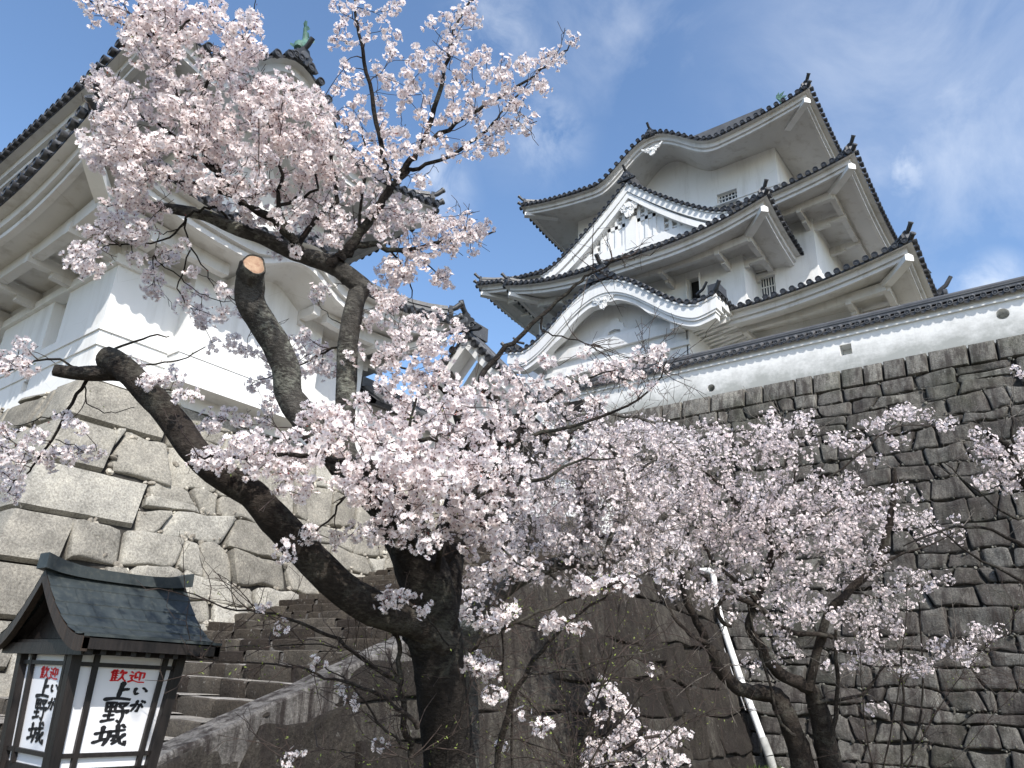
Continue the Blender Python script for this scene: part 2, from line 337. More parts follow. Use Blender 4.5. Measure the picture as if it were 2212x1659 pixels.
# ------------------------------------------------------------------ tiled hip roofs with swept-up corners
class Hip:
    """eave rectangle (x0,y0,x1,y1) at height ze, tiles running inward 'run' metres up to zt; o = overhang from eave to wall"""
    def __init__(s, rect, ze, zt, run, o, lift=.7, dl=4.5, sides='SEW', arch=None, soff=-.55, sp=.33, rng=None, pw=2.0):
        s.rect = rect; s.ze = ze; s.zt = zt; s.run = run; s.o = o; s.lift = lift; s.dl = dl; s.sides = sides; s.arch = arch or {}; s.soff = soff; s.sp = sp; s.rng = rng or {}; s.pw = pw
    def corner(s, i, d):
        x0, y0, x1, y1 = s.rect; return [(x0 + d, y0 + d), (x1 - d, y0 + d), (x1 - d, y1 - d), (x0 + d, y1 - d)][i % 4]
    IDX = {'S': 0, 'E': 1, 'N': 2, 'W': 3}
    INW = {'S': (0, 1), 'E': (-1, 0), 'N': (0, -1), 'W': (1, 0)}
    def side(s, k):
        a = np.array(s.corner(s.IDX[k], 0)); b = np.array(s.corner(s.IDX[k] + 1, 0)); L = np.linalg.norm(b - a)
        return a, (b - a) / L, np.array(s.INW[k], float), L
    def lf(s, k, al, L):
        d = min(al, L - al); z = s.lift * max(0., 1 - d / s.dl) ** s.pw
        if k in s.arch: z += s.arch[k](al)
        return z
    def zroof(s, k, al, L, q):
        t = min(1., q / s.run); return s.ze + (s.zt - s.ze) * (.72 * t + .28 * t * t) + s.lf(k, al, L) * (1 - t) ** 1.3
    def build(s, root, kname='roof', beams=True, arms=2.2, nose=True, ridge=True, tile=None, finial=1.0, ends=True, profile=None):
        tile = tile or TILE
        T = MB(); E = MB(); BS = []
        for k in s.sides:
            B = MB(); BS.append(B)
            a, t, n, L = s.side(k); lo, hi = s.rng.get(k, (0, L))
            NN = int((hi - lo) / .25) + 2
            P2 = lambda al, q: a + t * al + n * q
            # pan surface (two sheets: lower dark bed and upper)
            ss = [0, .12, .3, .6, 1.0]
            G = []
            for i in range(NN):
                al0 = lo + (hi - lo) * i / (NN - 1); row = []
                for f in ss:
                    q = f * s.run; al = min(max(al0, min(q, L / 2)), max(L - q, L / 2)) if lo == 0 and hi == L else al0
                    p = P2(al, q); row.append((p[0], p[1], s.zroof(k, al, L, q)))
                G.append(row)
            T.grid(G, tint=.55)
            # rows of round tiles with end discs
            cnt = max(2, int(round((hi - lo) / s.sp)))
            for i in range(cnt):
                al = lo + (i + .5 + RNG.normal() * .035) * (hi - lo) / cnt; d = min(al, L - al)
                qe = min(s.run, d) if lo == 0 and hi == L else s.run
                if qe < .12: continue
                r = .100; m = 5; tn = RNG.uniform(.0, .5); ring = []; qs = [-.15, qe * .3, qe * .65, qe]
                for q in qs:
                    p = P2(al, q); z = s.zroof(k, al, L, max(q, 0)); row = []
                    for j in range(m + 1):
                        th = math.pi * j / m; row.append((p[0] + t[0] * math.cos(th) * r, p[1] + t[1] * math.cos(th) * r, z + .02 + math.sin(th) * r * 1.05))
                    ring.append(row)
                T.grid(ring, tint=tn)
                if ends:
                    p = P2(al, -.165); z = s.zroof(k, al, L, 0) + .012 + RNG.normal() * .010; c = 12; dk = RNG.uniform(.75, 1.1)
                    disc = lambda rr, off: [(p[0] - n[0] * off + t[0] * math.cos(2 * math.pi * j / c) * rr, p[1] - n[1] * off + t[1] * math.cos(2 * math.pi * j / c) * rr, z + math.sin(2 * math.pi * j / c) * rr) for j in range(c)]
                    T.grid([disc(.106, -.12), disc(.112, 0), disc(.084, 0), disc(.080, -.022)], closed=True, tint=dk)
                    T.add(disc(.080, -.022), [tuple(range(c))], tint=dk * .8)
                    T.add(disc(.03, -.008), [tuple(range(c))], tint=.5)
                    # hanging lip of the flat tile between two discs
                    al2 = al + .5 * (hi - lo) / cnt
                    if al2 < hi - .1:
                        w = (hi - lo) / cnt * .36; up = []; dn = []
                        for j in range(5):
                            x = -w + 2 * w * j / 4; pp = P2(al2 + x, -.045); zz = s.zroof(k, al2 + x, L, 0); dz = .055 * (1 - (x / w) ** 2)
                            up.append((pp[0], pp[1], zz + .02 - dz)); dn.append((pp[0], pp[1], zz - .055 - dz))
                        T.grid([up, dn], tint=.8)
            # plaster eave boards and soffit
            pr = profile or [(-.02, .0), (-.02, -.085), (.20, -.09), (.20, -.33), (.32, -.34), (.32, -.37), (.30, -.38), (.30, -.50), (.44, -.51), (.45, -.45)]
            G = []
            for i in range(NN):
                u = (lo + (hi - lo) * i / (NN - 1)) / L; row = []
                al = u * L; l0 = s.lf(k, al, L); ar = s.arch[k](al) if k in s.arch else 0; lc = l0 - ar
                for (q, dz) in pr:
                    A = np.array(s.corner(s.IDX[k], q)); Bc = np.array(s.corner(s.IDX[k] + 1, q)); p = A + (Bc - A) * u
                    row.append((p[0], p[1], s.ze + l0 + dz))
                q0, z0 = pr[-1]
                for f in (.33, .66, 1.0):
                    q = q0 + (s.o + .03 - q0) * f; A = np.array(s.corner(s.IDX[k], q)); Bc = np.array(s.corner(s.IDX[k] + 1, q)); p = A + (Bc - A) * u
                    row.append((p[0], p[1], s.ze + lc * (1 - f) + ar * (1 - .15 * f) + z0 + (s.soff - z0) * f))
                G.append(row)
            for i in range(len(G) - 1):          # dark bedding strip under the tiles, boards, soffit
                pass
            M_ = len(pr)
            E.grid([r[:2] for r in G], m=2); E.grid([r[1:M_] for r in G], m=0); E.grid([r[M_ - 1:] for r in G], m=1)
            # longitudinal soffit beam and wall brackets
            if beams:
                q = s.o * .52
                i0, i1 = max(lo, q + .0), min(hi, L - q)
                zf = lambda al: s.ze + s.soff * .55 + (pr[-1][1]) * .45 + (s.arch[k](al) * .9 if k in s.arch else 0) + (s.lf(k, al, L) - (s.arch[k](al) if k in s.arch else 0)) * .45
                segs = 24
                for i in range(segs):
                    b0 = i0 + (i1 - i0) * i / segs; b1 = i0 + (i1 - i0) * (i + 1) / segs
                    if k in s.arch and (s.arch[k](b0) > .05 or s.arch[k](b1) > .05): continue
                    p, r_ = P2(b0, q), P2(b1, q); z0_, z1_ = zf(b0), zf(b1)
                    B.hexa([(*(p - n * .11), z0_ - .24), (*(r_ - n * .11), z1_ - .24), (*(r_ + n * .11), z1_ - .24), (*(p + n * .11), z0_ - .24),
                            (*(p - n * .11), z0_ + .1), (*(r_ - n * .11), z1_ + .1), (*(r_ + n * .11), z1_ + .1), (*(p + n * .11), z0_ + .1)])
                if arms:
                    na = max(2, int((hi - lo - 2 * s.o) / arms)); 
                    for i in range(na + 1):
                        al = max(lo, s.o) + .18 + (min(hi, L - s.o) - max(lo, s.o) - .36) * i / na
                        if k in s.arch and s.arch[k](al) > .25: continue
                        p0, p1 = P2(al, s.o + .02), P2(al, q - .16); zz = zf(al)
                        B.bar((*p0, zz - .26), (*p1, zz - .24), .20, .24)
                        B.bar((*p0, zz - .46), (*(p0 * .5 + p1 * .5), zz - .40), .18, .18)
        roof = T.build(kname, tile, root, 40)
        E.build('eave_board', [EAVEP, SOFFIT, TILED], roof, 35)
        for B in BS:
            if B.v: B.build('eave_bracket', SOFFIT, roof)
        # corners: ridge with upturned finial tiles, and the plaster corner beam
        for i, pair in ((0, 'WS'), (1, 'SE'), (2, 'EN'), (3, 'NW')):
            if not all(c in s.sides for c in pair): continue
            kk = pair[1]; 
            if kk in s.rng or pair[0] in s.rng: 
                if (pair[1] in s.rng and s.rng[pair[1]][0] > .1): continue
            c = np.array(s.corner(i, 0)); inn = np.array(s.corner(i, 1.0)) - c; inn = inn / 1.0
            zc = lambda q: s.zroof(kk, q, s.side(kk)[3], q)
            if ridge:
                R = MB(); qs = [.18 + (s.run - .18) * f for f in (0, .12, .25, .45, .7, 1)]
                for w, h0, h1, tn in ((.15, .0, .16, .7), (.18, .16, .20, .2), (.13, .20, .30, .5), (.16, .30, .34, .15), (.10, .34, .44, .3)):
                    side_ = np.array([inn[1], -inn[0]]) / math.hypot(*inn); G = []
                    for q in qs:
                        p = c + inn * q; z = zc(q); G.append([(*(p - side_ * w), z + h0), (*(p - side_ * w), z + h1), (*(p + side_ * w), z + h1), (*(p + side_ * w), z + h0)])
                    R.grid(G, closed=True, tint=tn); R.add(G[0], [(0, 1, 2, 3)], tint=tn + .3)
                out = -inn / math.hypot(*inn); p = c + inn * .16; z = zc(.16)
                # demon-face end tile plate with scrolls
                sd = np.array([inn[1], -inn[0]]) / math.hypot(*inn)
                ol = [(-.24, -.02), (.24, -.02), (.30, .10), (.22, .16), (.24, .30), (.14, .40), (.08, .50), (-.08, .50), (-.14, .40), (-.24, .30), (-.22, .16), (-.30, .10)]
                R.prism([(x * finial, y * finial) for x, y in ol], (*p, z), (*sd, 0), (0, 0, 1), (*out, 0), .1, tint=.8)
                R.tube([(*(p + out * .1), z + .25 * finial), (*(p + out * .14), z + .25 * finial)], [.12 * finial, .10 * finial], 12, tint=.3)
                rr = R.build('hip_ridge', TILE if tile is TILE else tile, roof, 40)
                F = MB()
                for (s0, h0, ln, up, r) in ((.05, .36 * finial, .40 * finial, .62, .075), (-.12, .06, .30 * finial, .42, .085)):
                    b = c + inn * (.16 - s0 if s0 > 0 else .0); b = c + inn * (.18 if s0 > 0 else .10)
                    A = np.array([*(b), zc(.18) + h0]); mid = A + np.array([*(out * ln * .55), ln * up * .45]); Z = A + np.array([*(out * ln), ln * up * 1.15])
                    F.tube([A, mid, Z], [r, r, r * 1.04], 12, tint=.75)
                    dv = nrm(Z - mid); F.tube([Z - dv * .02, Z + dv * .03, Z + dv * .03, Z + dv * .012], [r * 1.2, r * 1.2, r * .95, r * .9], 14, m=1, tint=0)
                F.build('ridge_end_tile', [TILED, TILE], roof, 40)
            if nose:
                D = MB(); q0, q1 = .16, 1.55; p0 = c + inn * q0; p1 = c + inn * q1; z0 = s.ze + s.lift - .56; z1 = s.ze + s.soff + .10
                sd = np.array([inn[1], -inn[0]]) / math.hypot(*inn); w = .155; G = []
                for f in (0, .2, .4, .6, .8, 1.):
                    p = p0 + (p1 - p0) * f; z = z1 + (z0 - z1) * (1 - f) ** 1.7
                    G.append([(*(p - sd * w), z - .12), (*(p + sd * w), z - .12), (*(p + sd * w), z + .10), (*p, z + .17), (*(p - sd * w), z + .10)])
                D.grid(G, closed=True); D.add(G[0], [(0, 1, 2, 3, 4)]); D.build('corner_beam', PLASTER, roof)
        return roof

def sweep_profile(mb, curve, prof, y0dir, **k):
    """curve: list of points; prof: list of (n offset along y0dir, dz) swept; used for verge boards"""
    y0dir = np.array(y0dir, float)
    mb.grid([[np.array(p, float) + y0dir * a + np.array([0, 0, b]) for a, b in prof] for p in curve], closed=True, **k)

def spiral(mb, o, ux, uy, un, r, turns, w, depth, sgn=1, **k):
    """raised scroll for carved ornaments"""
    pts = []; n = int(14 * turns)
    for i in range(n + 1):
        t = i / n; a = turns * 2 * math.pi * t; rr = r * (1 - .86 * t); pts.append((sgn * rr * math.cos(a), rr * math.sin(a)))
    o = np.array(o, float); ux = np.array(ux, float); uy = np.array(uy, float); un = np.array(un, float)
    mb.tube([o + ux * a + uy * b + un * depth for a, b in pts], [w * (1 - .6 * i / n) for i in range(n + 1)], 6, **k)

def gegyo(root, o, size, name='gable_pendant'):
    """carved cloud pendant, facing -Y"""
    G = MB(); o = np.array(o, float); ux = (1, 0, 0); uy = (0, 0, 1); un = (0, -1, 0)
    ol = []
    half = [(0, .42), (.16, .36), (.34, .46), (.62, .40), (.95, .62), (1.0, .52), (.74, .26), (.62, .10), (.44, .08), (.40, -.08), (.26, -.10), (.22, -.30), (.10, -.36), (0, -.52)]
    ol = half + [(-x, y) for x, y in reversed(half[1:-1])]
    G.prism([(x * size, y * size) for x, y in ol], o, ux, uy, un, .07)
    for sg in (1, -1):
        for (cx, cz, r) in ((.30, .20, .17), (.60, .30, .13), (.16, -.02, .13)):
            spiral(G, o + np.array([sg * cx * size, -.075, cz * size]), ux, uy, un, r * size, 1.6, .034 * size, .0, sg)
        for a in (.0, .35, .7):
            p = o + np.array([0, -.08, -.08 * size]); e = p + np.array([sg * math.sin(a) * .26 * size, 0, -math.cos(a) * .40 * size]); G.tube([p, e], [.03 * size, .05 * size], 6)
    G.tube([o + np.array([0, -.06, .16 * size]), o + np.array([0, -.14, .16 * size])], [.13 * size, .11 * size], 10)
    return G.build(name, PLASTER, root, 40)

def window(root, o, u, n, w, h, d, cols, rows, name='window', bars=None):
    """recess opening filled with glass and bars; o = lower left corner on the wall plane, n outward normal"""
    o = np.array(o, float); u = np.array(u, float); n = np.array(n, float); z = np.array([0, 0, 1.])
    m = MB(); c = o - n * d
    m.add([c, c + u * w, c + u * w + z * h, c + z * h], [(0, 1, 2, 3)])
    wn = m.build(name, GLASS, root)
    b = MB(); t = .045
    for i in range(cols + 1):
        x = o + u * (w * i / cols) - n * (d - .06); ww = t * (1.8 if i in (0, cols) else 1); x = x + u * (ww / 2 if i == 0 else (-ww / 2 if i == cols else 0))
        b.bar(x, x + z * h, ww, .05, up=n)
    for j in range(rows + 1):
        y = o + z * (h * j / rows) - n * (d - .09); y = y + z * (.03 if j == 0 else (-.03 if j == rows else 0)); b.bar(y, y + u * w, .05, t)
    b.build('window_grille', bars or WHITEW, wn)
    return wn

def shachi(root, o, sc, face, name='fish_finial'):
    """curved fish ornament standing on a ridge end; face = +1/-1 direction of the head along X or Y given as vector"""
    S = MB(); o = np.array(o, float); f = np.array([*face, 0.]); up = np.array([0, 0, 1.]); sd = np.cross(f, up)
    spine = [(.30, .02, .16), (.22, .20, .24), (.04, .38, .22), (-.10, .62, .17), (-.10, .88, .12), (.02, 1.10, .08), (.12, 1.24, .05)]
    P = [o + (f * a + up * b) * sc for a, b, r in spine]; S.tube(P, [r * sc for *_, r in spine], 10)
    for (a, b, ang, ln) in ((.10, 1.2, .2, .5), (.06, 1.2, .75, .55), (.02, 1.16, -.3, .45), (-.02, 1.1, 1.25, .42)):   # tail plumes
        p = o + (f * a + up * b) * sc; d = -f * math.sin(ang) + up * math.cos(ang); q = p + d * ln * sc; w = f * math.cos(ang) + up * math.sin(ang)
        mid = p + d * ln * .5 * sc + w * .06 * sc
        for sg in (1, -1):
            S.add([p - w * .07 * sc, p + w * .07 * sc, mid + w * .08 * sc + sd * .03 * sg * sc, q + w * .02 * sc, mid - w * .08 * sc + sd * .03 * sg * sc], [(0, 1, 2, 3, 4)])
    for (a, b) in ((-.22, .30), (-.27, .50), (-.26, .72), (-.2, .92)):       # back fins
        p = o + (f * a + up * b) * sc; q = p + (-f * .22 + up * .16) * sc
        S.add([p + up * .12 * sc + f * .1 * sc, p - up * .10 * sc + f * .1 * sc, q, p + up * .02 * sc + sd * .03 * sc], [(0, 2, 3), (1, 3, 2), (0, 3, 1)])
    for sg in (1, -1):
        p = o + (f * .2 + up * .25) * sc + sd * sg * .2 * sc; q = p + sd * sg * .28 * sc + up * .22 * sc - f * .1 * sc
        S.add([p + up * .09 * sc, p - up * .09 * sc, q, q + up * .1 * sc], [(0, 1, 2, 3)])
    return S.build(name, COPPER, root, 50)
# ------------------------------------------------------------------ the setting
def slab(name, pts, z0, z1, mat):
    m = MB(); n = len(pts)
    m.add([(x, y, z1) for x, y in pts] + [(x, y, z0) for x, y in pts], [tuple(range(n))] + [(i, n + i, n + (i + 1) % n, (i + 1) % n) for i in range(n)])
    return tag(m.build(name, mat), None, kind='structure')
def m_ground():
    m = Mat('bare_soil'); n = m.noise(.6, 7, .65); n2 = m.noise(11, 6, .7)
    c = m.mix(m.rng(n, .4, .62), (.13, .105, .08), (.055, .075, .03)); c = m.mix(m.rng(n2, .3, .7), c, (.17, .15, .12)); return m.fin(c, .95, n2, .6, .04, .1)
SOIL = m_ground()
g = MB(); R0 = 900
g.grid([[(x, y, 0.0) for x in (-R0, -120, -40, -12, 0, 12, 40, 120, R0)] for y in (-R0, -120, -40, -10, 0, 10, 40, 120, R0)])
tag(g.build('ground', SOIL), None, kind='structure')
slab('terrace', [(-60, 22.9), (14, 22.9), (14, 70), (-60, 70)], 9.0, 10.69, SOIL)
slab('landing', [(-15.5, 14.9), (-9.4, 14.9), (-9.4, 20.9), (-15.5, 20.9)], 3.0, 5.05, ST_STEP)

# ------------------------------------------------------------------ main keep
KX = -14.5
keep = thing('castle_keep', (KX, 30, 10.7), 'white plastered castle keep of stacked curved tile roofs behind the tile capped wall', 'castle')
w = MB()      # walls, storey by storey
def wallbox(mb, x0, x1, y0, y1, z0, z1, holesS=(), holesE=(), mback=None):
    holed(mb, (x0, y0, z0), (1, 0, 0), (0, 0, 1), (0, -1, 0), x1 - x0, z1 - z0, list(holesS), 0, mback)
    holed(mb, (x1, y0, z0), (0, 1, 0), (0, 0, 1), (1, 0, 0), y1 - y0, z1 - z0, list(holesE), 0, mback)
    mb.add([(x0, y1, z0), (x0, y0, z0), (x0, y0, z1), (x0, y1, z1)], [(0, 1, 2, 3)]); mb.add([(x1, y1, z0), (x0, y1, z0), (x0, y1, z1), (x1, y1, z1)], [(0, 1, 2, 3)])
def pxrect(px, c, plane='Y'):
    p = [(onY if plane == 'Y' else onX)(*q, c) for q in px]; i = 0 if plane == 'Y' else 1
    return min(q[i] for q in p), max(q[i] for q in p), min(q[2] for q in p), max(q[2] for q in p)
YW1, YW2, YW3, YBAY = 27.9, 29.9, 31.3, 28.4
win2r = (-9.42, -8.22, 17.9, 19.55)      # barred window in the second storey, right of the bay
a, b, c, d = pxrect(((1634, 590), (1672, 582), (1676, 640), (1638, 652)), YW2); win2r = (a, b, c, d)
a3, b3, c3, d3 = pxrect(((1549, 421), (1591, 408), (1592, 446), (1551, 462)), YW3)
ab, bb, cb, db = pxrect(((1487, 604), (1512, 598), (1514, 640), (1489, 650)), YBAY)
wallbox(w, -23.7, -5.3, YW1, 40, 10.6, 16.3)
x0, z0 = -21.86, 15.2
wallbox(w, x0, -7.14, YW2, 39.6, z0, 21.6, [(win2r[0] - x0, win2r[1] - x0, win2r[2] - z0, win2r[3] - z0, .3)])
x0, z0 = -20.3, 21.3
wallbox(w, x0, -8.8, YW3, 38.6, z0, 28.65, [(a3 - x0, b3 - x0, c3 - z0, d3 - z0, .3)])
x0, z0 = -19.17, 10.6
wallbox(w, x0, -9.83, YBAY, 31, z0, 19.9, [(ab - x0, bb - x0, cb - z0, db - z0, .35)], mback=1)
# flared foot and mouldings of the storeys
for (xa, xb, y, z, h, dpt) in ((-20.38, -8.72, YW3, 24.72, .07, .05), (-20.46, -8.64, YW3, 21.4, 2.2, .09), (-19.24, -9.76, YBAY, 16.15, .12, .07)):
    w.box(xa, xb, y - dpt, y + .4, z, z + h); w.box(xb - .3, xb + .0, y - dpt + .01, y + 6.5, z + .002, z + h - .002)
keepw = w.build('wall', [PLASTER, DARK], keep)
window(keep, (win2r[0], YW2, win2r[2]), (1, 0, 0), (0, -1, 0), win2r[1] - win2r[0], win2r[3] - win2r[2], .29, 7, 2)
window(keep, (a3, YW3, c3), (1, 0, 0), (0, -1, 0), b3 - a3, d3 - c3, .29, 6, 5)
sh = MB(); zc = (cb + db) / 2
for (x, sg) in ((ab, -1), (bb, 1)):
    sh.bar((x + sg * .02, YBAY - .02, cb), (x + sg * .02, YBAY - .02, db), .05, .62 if sg > 0 else .3, up=(.25 * sg, -1, 0))
sh.build('window_shutter', WHITEW, keep)

def bump_arch(c, hw, h, flat=.0):
    def f(al):
        t = abs(al - c) / hw
        if t >= 1: return 0.0
        return h * (.5 + .5 * math.cos(math.pi * t))
    return f
# third (top) storey roof with its rounded gable over the front eave
t3 = Hip((-22.7, 28.9, -6.33, 41.0), 26.85, 29.4, 3.9, 2.42, .72, 6.0, 'SEWN', {'S': bump_arch(8.35, 3.6, 1.85)}, soff=.10)
r3 = t3.build(keep, 'roof', beams=False, finial=1.0)
m = MB()     # upper slopes to the main ridge, ridge stack
m.grid([[(-18.9, 32.7, 29.3), (-18.2, 34.95, 32.2)], [(-10.1, 32.7, 29.3), (-10.8, 34.95, 32.2)]]); m.grid([[(-18.9, 37.2, 29.3), (-18.2, 34.95, 32.2)], [(-10.1, 37.2, 29.3), (-10.8, 34.95, 32.2)]])
m.add([(-10.1, 32.7, 29.3), (-10.1, 37.2, 29.3), (-10.8, 34.95, 32.2)], [(0, 1, 2)]); m.add([(-18.9, 32.7, 29.3), (-18.9, 37.2, 29.3), (-18.2, 34.95, 32.2)], [(0, 1, 2)])
m.box(-18.8, -10.2, 34.7, 35.2, 32.1, 32.7); m.build('main_ridge', TILE, r3)
def peak_tile(root, p, s=1., out=(0, -1, 0), name='ridge_end_tile'):
    q = MB(); o = np.array(p, float); out = np.array(out, float); sd = np.cross(out, (0, 0, 1.)); sd = nrm(sd)
    half = [(0, .62), (.14, .58), (.2, .42), (.32, .36), (.3, .22), (.46, .16), (.62, .02), (.5, -.06), (.28, -.04), (0, -.04)]
    ol = half + [(-x, y) for x, y in reversed(half[1:-1])]
    q.prism([(x * s, y * s) for x, y in ol], o, sd, (0, 0, 1), out, .14 * s, tint=.9)
    for sg in (1, -1):
        spiral(q, o + sd * sg * .3 * s + out * .15 * s + np.array([0, 0, .1 * s]), sd, (0, 0, 1), out, .13 * s, 1.5, .035 * s, 0, sg, tint=.4)
    q.tube([o + out * .14 * s + np.array([0, 0, .3 * s]), o + out * .2 * s + np.array([0, 0, .3 * s])], [.15 * s, .12 * s], 14, tint=.2)
    A = o + np.array([0, 0, .55 * s]); q.tube([A - out * .1 * s, A + out * .22 * s + np.array([0, 0, .14 * s]), A + out * .42 * s + np.array([0, 0, .34 * s])], [.085 * s] * 3, 12, tint=.7)
    return q.build(name, TILED, root, 40)
peak_tile(r3, (-22.7 + 8.35, 28.95, 28.62), .8)
gegyo(r3, (-22.7 + 8.35 + .1, 28.95, 27.62), .62)
_p = onY(1686, 222, 33.6)
shachi(r3, (_p[0], _p[1], _p[2] - .85), .95, (-1, 0))
# second storey roof
t2 = Hip((-24.37, 27.4, -4.65, 42.1), 21.5, 23.9, 3.85, 2.5, .68, 5.5, 'SEWN', soff=-.12)
t2.build(keep)
# bay roof under the triangular gable
tb = Hip((-21.19, 25.9, -7.81, 34.0), 19.72, 20.75, 1.62, 2.5, .78, 5.0, 'SEW', soff=-.12)
rb = tb.build(keep, arms=2.6)
# first storey roof (only its right part is clear of the porch)
t1 = Hip((-26.0, 25.6, -3.0, 42.0), 15.62, 17.25, 4.3, 2.3, .82, 6.5, 'SE', soff=-.12, rng={'S': (12.5, 23.0)})
t1.build(keep)
_o = MB(); 
# triangular gable
gx, gz0, gz1, ghw, gy = KX, 20.72, 24.35, 4.95, 26.55
def gcurve(t): return gz0 + (gz1 - gz0) * (1 - abs(t)) ** 1.28 + .10 * max(0, abs(t) - .8) / .2
ts = [i / 24 - 1 for i in range(49)]
crv = [np.array([gx + ghw * t, gy, gcurve(t)]) for t in ts]
G = MB()
G.grid([[p + np.array([0, dy, .02]) for dy in (0, 1.5, 5.2)] for p in crv], tint=.5)
for dy in (.16, .40, .66):                                           # tile rolls following the verge
    G.tube([p + np.array([0, dy, .08]) for p in crv], .10, 8, tint=.2)
for j in range(17): G.tube([crv[i] + np.array([0, 1.0 + j * .27, .06]) for i in range(0, 49, 2)], .085, 6, tint=.35)
acc = 0; last = crv[0]
for sg in (1, -1):
    n = 19
    for i in range(n):
        t = sg * (i + .7) / n; p = np.array([gx + ghw * t, gy, gcurve(t) + .04]); c = 12
        D = lambda r, o: [(p[0] + r * math.cos(2 * math.pi * k / c), p[1] - o, p[2] + r * math.sin(2 * math.pi * k / c)) for k in range(c)]
        G.grid([D(.095, -.3), D(.1, .06), D(.075, .06), D(.07, .04)], closed=True, tint=.9); G.add(D(.07, .04), [tuple(range(c))], tint=.8)
G.box(gx - .16, gx + .16, gy + .05, gy + 5.2, gz1 + .05, gz1 + .55, tint=.4)
gr = G.build('gable_roof', TILE, keep, 40)
peak_tile(gr, (gx, gy + .02, gz1 + .08), .8)
vb = MB()
def board(mb, cf, hw, y, dep, z_top, z_bot, n=48):
    rows = []
    for i in range(n + 1):
        t = 2 * i / n - 1; x = gx + hw * t; za, zb = cf(t) + z_top, cf(t) + z_bot
        rows.append([(x, y, za), (x, y, zb), (x, y + dep, zb), (x, y + dep, za)])
    mb.grid(rows, closed=True)
board(vb, gcurve, ghw, gy + .04, .5, -.03, -.10)
board(vb, gcurve, ghw * .99, gy + .08, .45, -.10, -.50)
board(vb, gcurve, ghw * .95, gy + .13, .4, -.52, -.86)
vb.build('verge_board', PLASTER, gr, 40)
gw = MB(); yb = gy + .62
pts = [(gx + ghw * t, gcurve(t) - .4) for t in ts]
gw.add([(x, yb, z) for x, z in pts] + [(gx + ghw, yb, gz0 - .4), (gx - ghw, yb, gz0 - .4)], [tuple(range(len(pts) + 2))], m=1)  # darker plaster behind the lattice imitates shade in the recesses
zin = lambda x: gcurve((x - gx) / ghw) - .86
x = -3.6
while x <= 3.61:                                                      # lattice of the gable field
    zt_ = zin(gx + x)
    if zt_ > gz0 + .45: gw.box(gx + x - .085, gx + x + .085, yb - .22, yb, gz0 + .1, zt_ + .15)
    x += .40
for k in range(9):
    z = gz0 + .50 + k * .32; xs = [x_ for x_ in np.linspace(-4.2, 4.2, 169) if zin(gx + x_) > z]
    if xs: gw.box(gx + xs[0], gx + xs[-1], yb - .16, yb, z, z + .09)
gw.box(gx - 4.5, gx + 4.5, yb - .24, yb, gz0 - .06, gz0 + .40)
for (xa, xb) in ((-1.55, -.42), (.42, 1.55)): gw.box(gx + xa, gx + xb, yb - .17, yb, gz0 + .42, gz0 + 1.42)
gw.box(gx - .3, gx + .3, yb - .26, yb, gz0 + .1, gz0 + 1.8); gw.box(gx - 2.0, gx + 2.0, yb - .22, yb, gz0 + 1.42, gz0 + 1.62)
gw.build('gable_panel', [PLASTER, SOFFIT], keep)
gegyo(keep, (gx, gy + .25, gz1 - 1.45), 1.0)

# ------------------------------------------------------------------ entrance porch with the undulating gable
PX, PY, PHW, PZ, PH = KX, 24.2, 5.0, 15.5, 2.3
def pc(t):
    a = abs(t); return PZ + PH * (.5 + .5 * math.cos(math.pi * min(1, a / .86))) ** .92 + .22 * max(0, (a - .8) / .2) ** 1.5
P = MB(); n = 64
pcv = [np.array([PX + PHW * (2 * i / n - 1), PY, pc(2 * i / n - 1)]) for i in range(n + 1)]
P.grid([[p + np.array([0, dy, .0]) for dy in (0, 1.2, 3.6)] for p in pcv], tint=.5)
for dy in (.18, .44, .72): P.tube([p + np.array([0, dy, .09]) for p in pcv], .105, 8, tint=.12)
for j in range(10): P.tube([pcv[i] + np.array([0, 1.0 + j * .27, .06]) for i in range(0, n + 1, 2)], .088, 6, tint=.3)
ln = [0]
for i in range(n): ln.append(ln[-1] + np.linalg.norm(pcv[i + 1] - pcv[i]))
k = int(ln[-1] / .34)
for i in range(k):
    s_ = (i + .5) / k * ln[-1]; j = max(0, np.searchsorted(ln, s_) - 1); f = (s_ - ln[j]) / (ln[j + 1] - ln[j]); p = pcv[j] * (1 - f) + pcv[j + 1] * f + np.array([0, 0, .05]); c = 12
    D = lambda r, o: [(p[0] + r * math.cos(2 * math.pi * q / c), p[1] - o, p[2] + r * math.sin(2 * math.pi * q / c)) for q in range(c)]
    P.grid([D(.10, -.3), D(.108, .06), D(.08, .06), D(.075, .035)], closed=True, tint=.85); P.add(D(.075, .035), [tuple(range(c))], tint=.7)
P.box(PX - .2, PX + .2, PY + .1, PY + 3.5, PZ + PH + .0, PZ + PH + .5, tint=.6)
